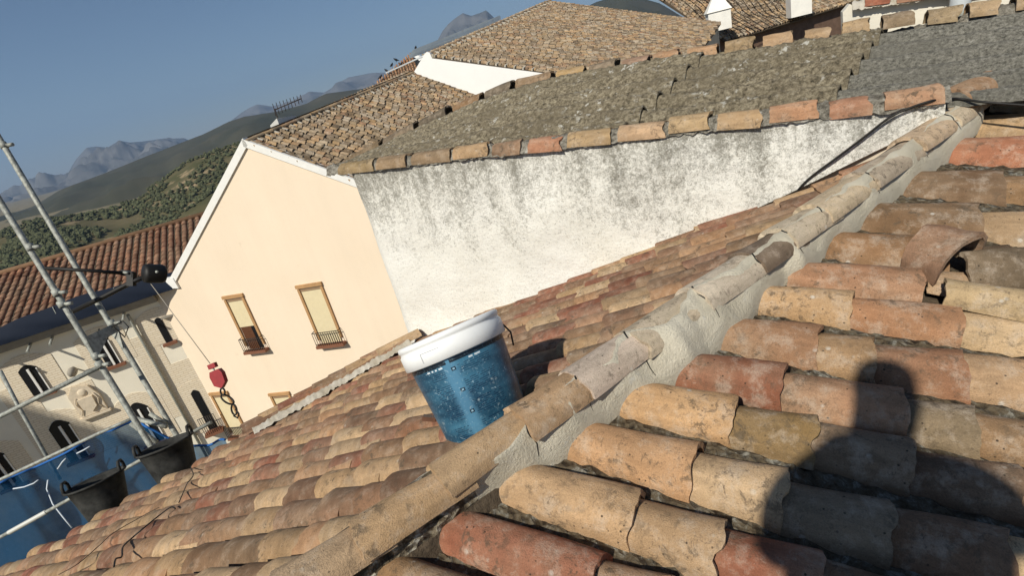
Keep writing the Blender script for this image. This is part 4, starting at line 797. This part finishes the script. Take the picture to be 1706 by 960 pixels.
pb_ = thing('paint_bucket', 'blue labelled plastic paint bucket with white lid leaning on the ridge', 'bucket')
BB, BT = dep(815, 712, 1.62), dep(752, 566, 1.62); bax = (BT-BB).normalized(); bax = (bax+fw*.02).normalized(); BH = (BT-BB).length; r0, r1 = .128, .148
B0 = BB; o = MB(); seg = 72; a = bax.cross(fw).normalized()*-1; b2 = bax.cross(a)
vs_ = []; nv = 14
for j in range(nv+1):
    rj = r0+(r1-r0)*j/nv
    for k in range(seg+1): an = 2*math.pi*k/seg; vs_.append(B0+bax*(BH*.90*j/nv)+(a*math.cos(an)+b2*math.sin(an))*rj)
o.add(vs_, [(j*(seg+1)+k, j*(seg+1)+k+1, (j+1)*(seg+1)+k+1, (j+1)*(seg+1)+k) for j in range(nv) for k in range(seg)], True)
body = o.build('body', m_label(), pb_); uvl = body.data.uv_layers.new(name='UVMap')
_dc = (-(fw)-bax*(-fw).dot(bax)).normalized(); _o = .352-(math.atan2(_dc.dot(b2), _dc.dot(a))/(2*math.pi)) % 1.0
for lp_ in body.data.loops: vi = lp_.vertex_index; uvl.data[lp_.index].uv = ((vi % (seg+1))/seg+_o, (vi//(seg+1))/nv)
MB().lathe([(0, .004), (r0-.002, .001), (r0, .0)], B0, bax, 48).build('base', LIDW, pb_)
lt = B0+bax*(BH*.86); rl = r1+.012
MB().lathe([(rl-.006, 0), (rl, .002), (rl+.001, .045), (rl-.003, .05), (rl-.003, .056), (rl, .058), (rl, .068), (rl-.004, .073), (rl-.016, .074), (rl-.02, .066), (rl-.03, .062), (rl-.055, .066), (0, .068)], lt, bax, 72).build('lid', LIDW, pb_)
cc = lt+bax*.02; dirc = (-(fw)-bax*(-fw).dot(bax)).normalized(); ds = bax.cross(dirc)
def lidp(an, h): return lt+bax*h+(dirc*math.cos(an)+ds*math.sin(an))*(rl+.0025)
def tab(h0, h1, a0, a1, n=10): return MB().grid([[lidp(a0+(a1-a0)*k/n, h) for k in range(n+1)] for h in (h0, h1)])
s_ = 1 if ds.dot(rt) < 0 else -1
tab(.038, .0395, s_*.12, s_*.50).build('lid_groove_shade', simple('lid_shadow_line', (.55, .56, .56)), pb_); tab(.012, .038, s_*.49, s_*.50, 2).build('lid_groove_shade', simple('lid_shadow_line2', (.55, .56, .56)), pb_)  # thin grey strips paint the shadow lines of the lid tab
MB().tube([lt+(ds*-s_)*rl*1.0+bax*.02, lt+(ds*-s_)*(rl+.012)-bax*.01, lt+(ds*-s_)*(rl+.004)-bax*.05], .003, 6).build('handle_wire', IRON, pb_)
# ================================================================== CABLES, SHARDS
def smooth(p, n=6):
    q = [p[0]]+list(p)+[p[-1]]; out = []
    for i in range(1, len(q)-2):
        a, b, c, d = q[i-1:i+3]
        for k in range(n): t_ = k/n; out.append(.5*((2*b)+(c-a)*t_+(2*a-5*b+4*c-d)*t_*t_+(3*b-a-3*c+d)*t_**3))
    return out+[p[-1]]
cb = MB(); pts = [(1312, 338), (1345, 300), (1395, 262), (1440, 228), (1480, 197), (1515, 180), (1556, 167)]
P3 = [hit(x, y, WN, WN.dot(WB0)+.022) for x, y in pts]+[R(x, y, .10) for x, y in ((1592, 164), (1640, 170), (1706, 175), (1800, 182))]
cb.tube(smooth(P3), .005, 8); tag(cb.build('black_cable', BLACK), 'thick black cable running over the ridge end to the right edge', 'cable')
def wire(nm, pts, r_, label, mat=BLACK): b = MB().tube(smooth([L(x, y, .008+.010*((i % 2))) for i, (x, y) in enumerate(pts)]), r_*.55, 6); return tag(b.build(nm, mat), label, 'wire')
wire('roof_wire', [(190, 945), (193, 932), (203, 928), (205, 912), (220, 897), (240, 880), (262, 862), (284, 846), (292, 848)], .006, 'bent black wire lying on the left roof slope')
wire('thin_wire', [(98, 958), (130, 940), (165, 910), (190, 888), (235, 862), (265, 846)], .0035, 'thin dark wire along the lower left tiles near the eave', simple('rusty_wire', (.07, .045, .03)))
wire('vine_twig', [(298, 838), (305, 822), (312, 806), (322, 792), (318, 778), (326, 768)], .005, 'short dark twig of wire beside the rubber bucket on the tiles')
def shard(px, h, w0, w1, Ls, hh, d, nrm_, col, label, seed, thick=.014):
    b = tile_mesh('t', Ls, w0, w1, hh, thick, 10, 3, seed, .012); me = b.mesh('broken_tile'); me.materials.append(MT_NEAR); p = R(*px, h)
    o = obj('broken_tile', me, None, None, axes(p, d, nrm_)); o.color = (*lin(col), 1); return tag(o, label, 'tile piece', 'broken tile pieces on the right slope')
dR = -UR
shard((1528, 428), -.05, .17, .24, .13, .115, dR*.8+VR*.55+NR*.12, NR, (158, 118, 90), 'raised broken tile mouth with reddish rim on the right slope', 5)
shard((1600, 452), -.03, .13, .16, .30, .045, dR+VR*-.28-NR*.02, (NR+VR*.5).normalized(), (112, 96, 74), 'dark grey tile slab lying across the broken row', 6)
shard((1570, 492), -.02, .11, .13, .34, .05, dR+VR*.12+NR*.03, NR, (190, 164, 118), 'cream tile with white mortar end lying in the gap', 7)
shard((1588, 425), -.035, .05, .06, .16, .02, dR+VR*-.35, NR, (104, 84, 64), 'thin dark sliver of tile inside the broken opening', 8)
shard((1540, 470), -.06, .12, .13, .16, .03, dR, NR, (200, 164, 124), 'pale flat tile scrap below the broken opening', 9)
wd = MB().box(L(716, 697, .02), rt*.022+dn*.002, dn*.007, fw*.02); tag(wd.build('wood_scrap', DARKWOOD), 'small brown wood scrap on the tiles beside the paint bucket', 'wood')
# ================================================================== THE PHOTOGRAPHER (behind the lens; only the shadow is in view)
def sh_pt(x, y, back): Q = R(x, y); return Q-ANTI*((Q-CAM).length+back)
head = sh_pt(1478, 648, .27); neck = sh_pt(1466, 735, .29); nl_, nr_ = sh_pt(1395, 770, .30), sh_pt(1545, 772, .30); sL, sR_ = sh_pt(1318, 838, .33), sh_pt(1655, 818, .33); chest = (sL+sR_)/2-Z3*.09; pel = chest-Z3*.40-ANTI*.08
def onroof(p): return V((p.x, p.y, (DR-NR.x*p.x-NR.y*p.y)/NR.z))
sd = (sR_-sL).normalized(); fwd = V((ANTI.x, ANTI.y, 0)).normalized(); hipL, hipR = pel-sd*.10, pel+sd*.10
ftL, ftR = onroof(pel-sd*.16+fwd*.12), onroof(pel+sd*.16+fwd*.12); knL, knR = (hipL+ftL)/2+fwd*.26-sd*.06+Z3*.08, (hipR+ftR)/2+fwd*.26+sd*.06+Z3*.08
hdL, hdR = CAM-fw*.10-rt*.07+dn*.08, CAM-fw*.10+rt*.07+dn*.08; elL, elR = sh_pt(1285, 930, .30), sh_pt(1725, 905, .30)
pts = [pel, chest, neck, head-Z3*.06, head+Z3*.03, head+Z3*.09, sL, elL, hdL, sR_, elR, hdR, hipL, knL, ftL+Z3*.05, ftL+fwd*.16+Z3*.03, hipR, knR, ftR+Z3*.05, ftR+fwd*.16+Z3*.03, (pel+chest)/2, nl_, nr_, (neck+chest)/2]
ed = [(0, 20), (20, 1), (1, 23), (23, 2), (2, 3), (3, 4), (4, 5), (23, 21), (21, 6), (6, 7), (7, 8), (23, 22), (22, 9), (9, 10), (10, 11), (0, 12), (12, 13), (13, 14), (14, 15), (0, 16), (16, 17), (17, 18), (18, 19)]
rad = [.15, .20, .066, .072, .084, .060, .064, .052, .03, .064, .052, .03, .09, .058, .045, .035, .09, .058, .045, .035, .19, .06, .06, .12]
me = bpy.data.meshes.new('person'); me.from_pydata(pts, ed, []); man = obj('person', me, simple('dark_work_clothes', (.06, .07, .10), .9))
md = man.modifiers.new('skin', 'SKIN'); 
for i, sv in enumerate(me.skin_vertices[0].data): sv.radius = (rad[i], rad[i]); sv.use_root = (i == 0)
man.modifiers.new('sub', 'SUBSURF').levels = 2; man.modifiers['sub'].render_levels = 2
tag(man, 'person in dark work clothes crouching on the tiles, seen as a shadow', 'person')
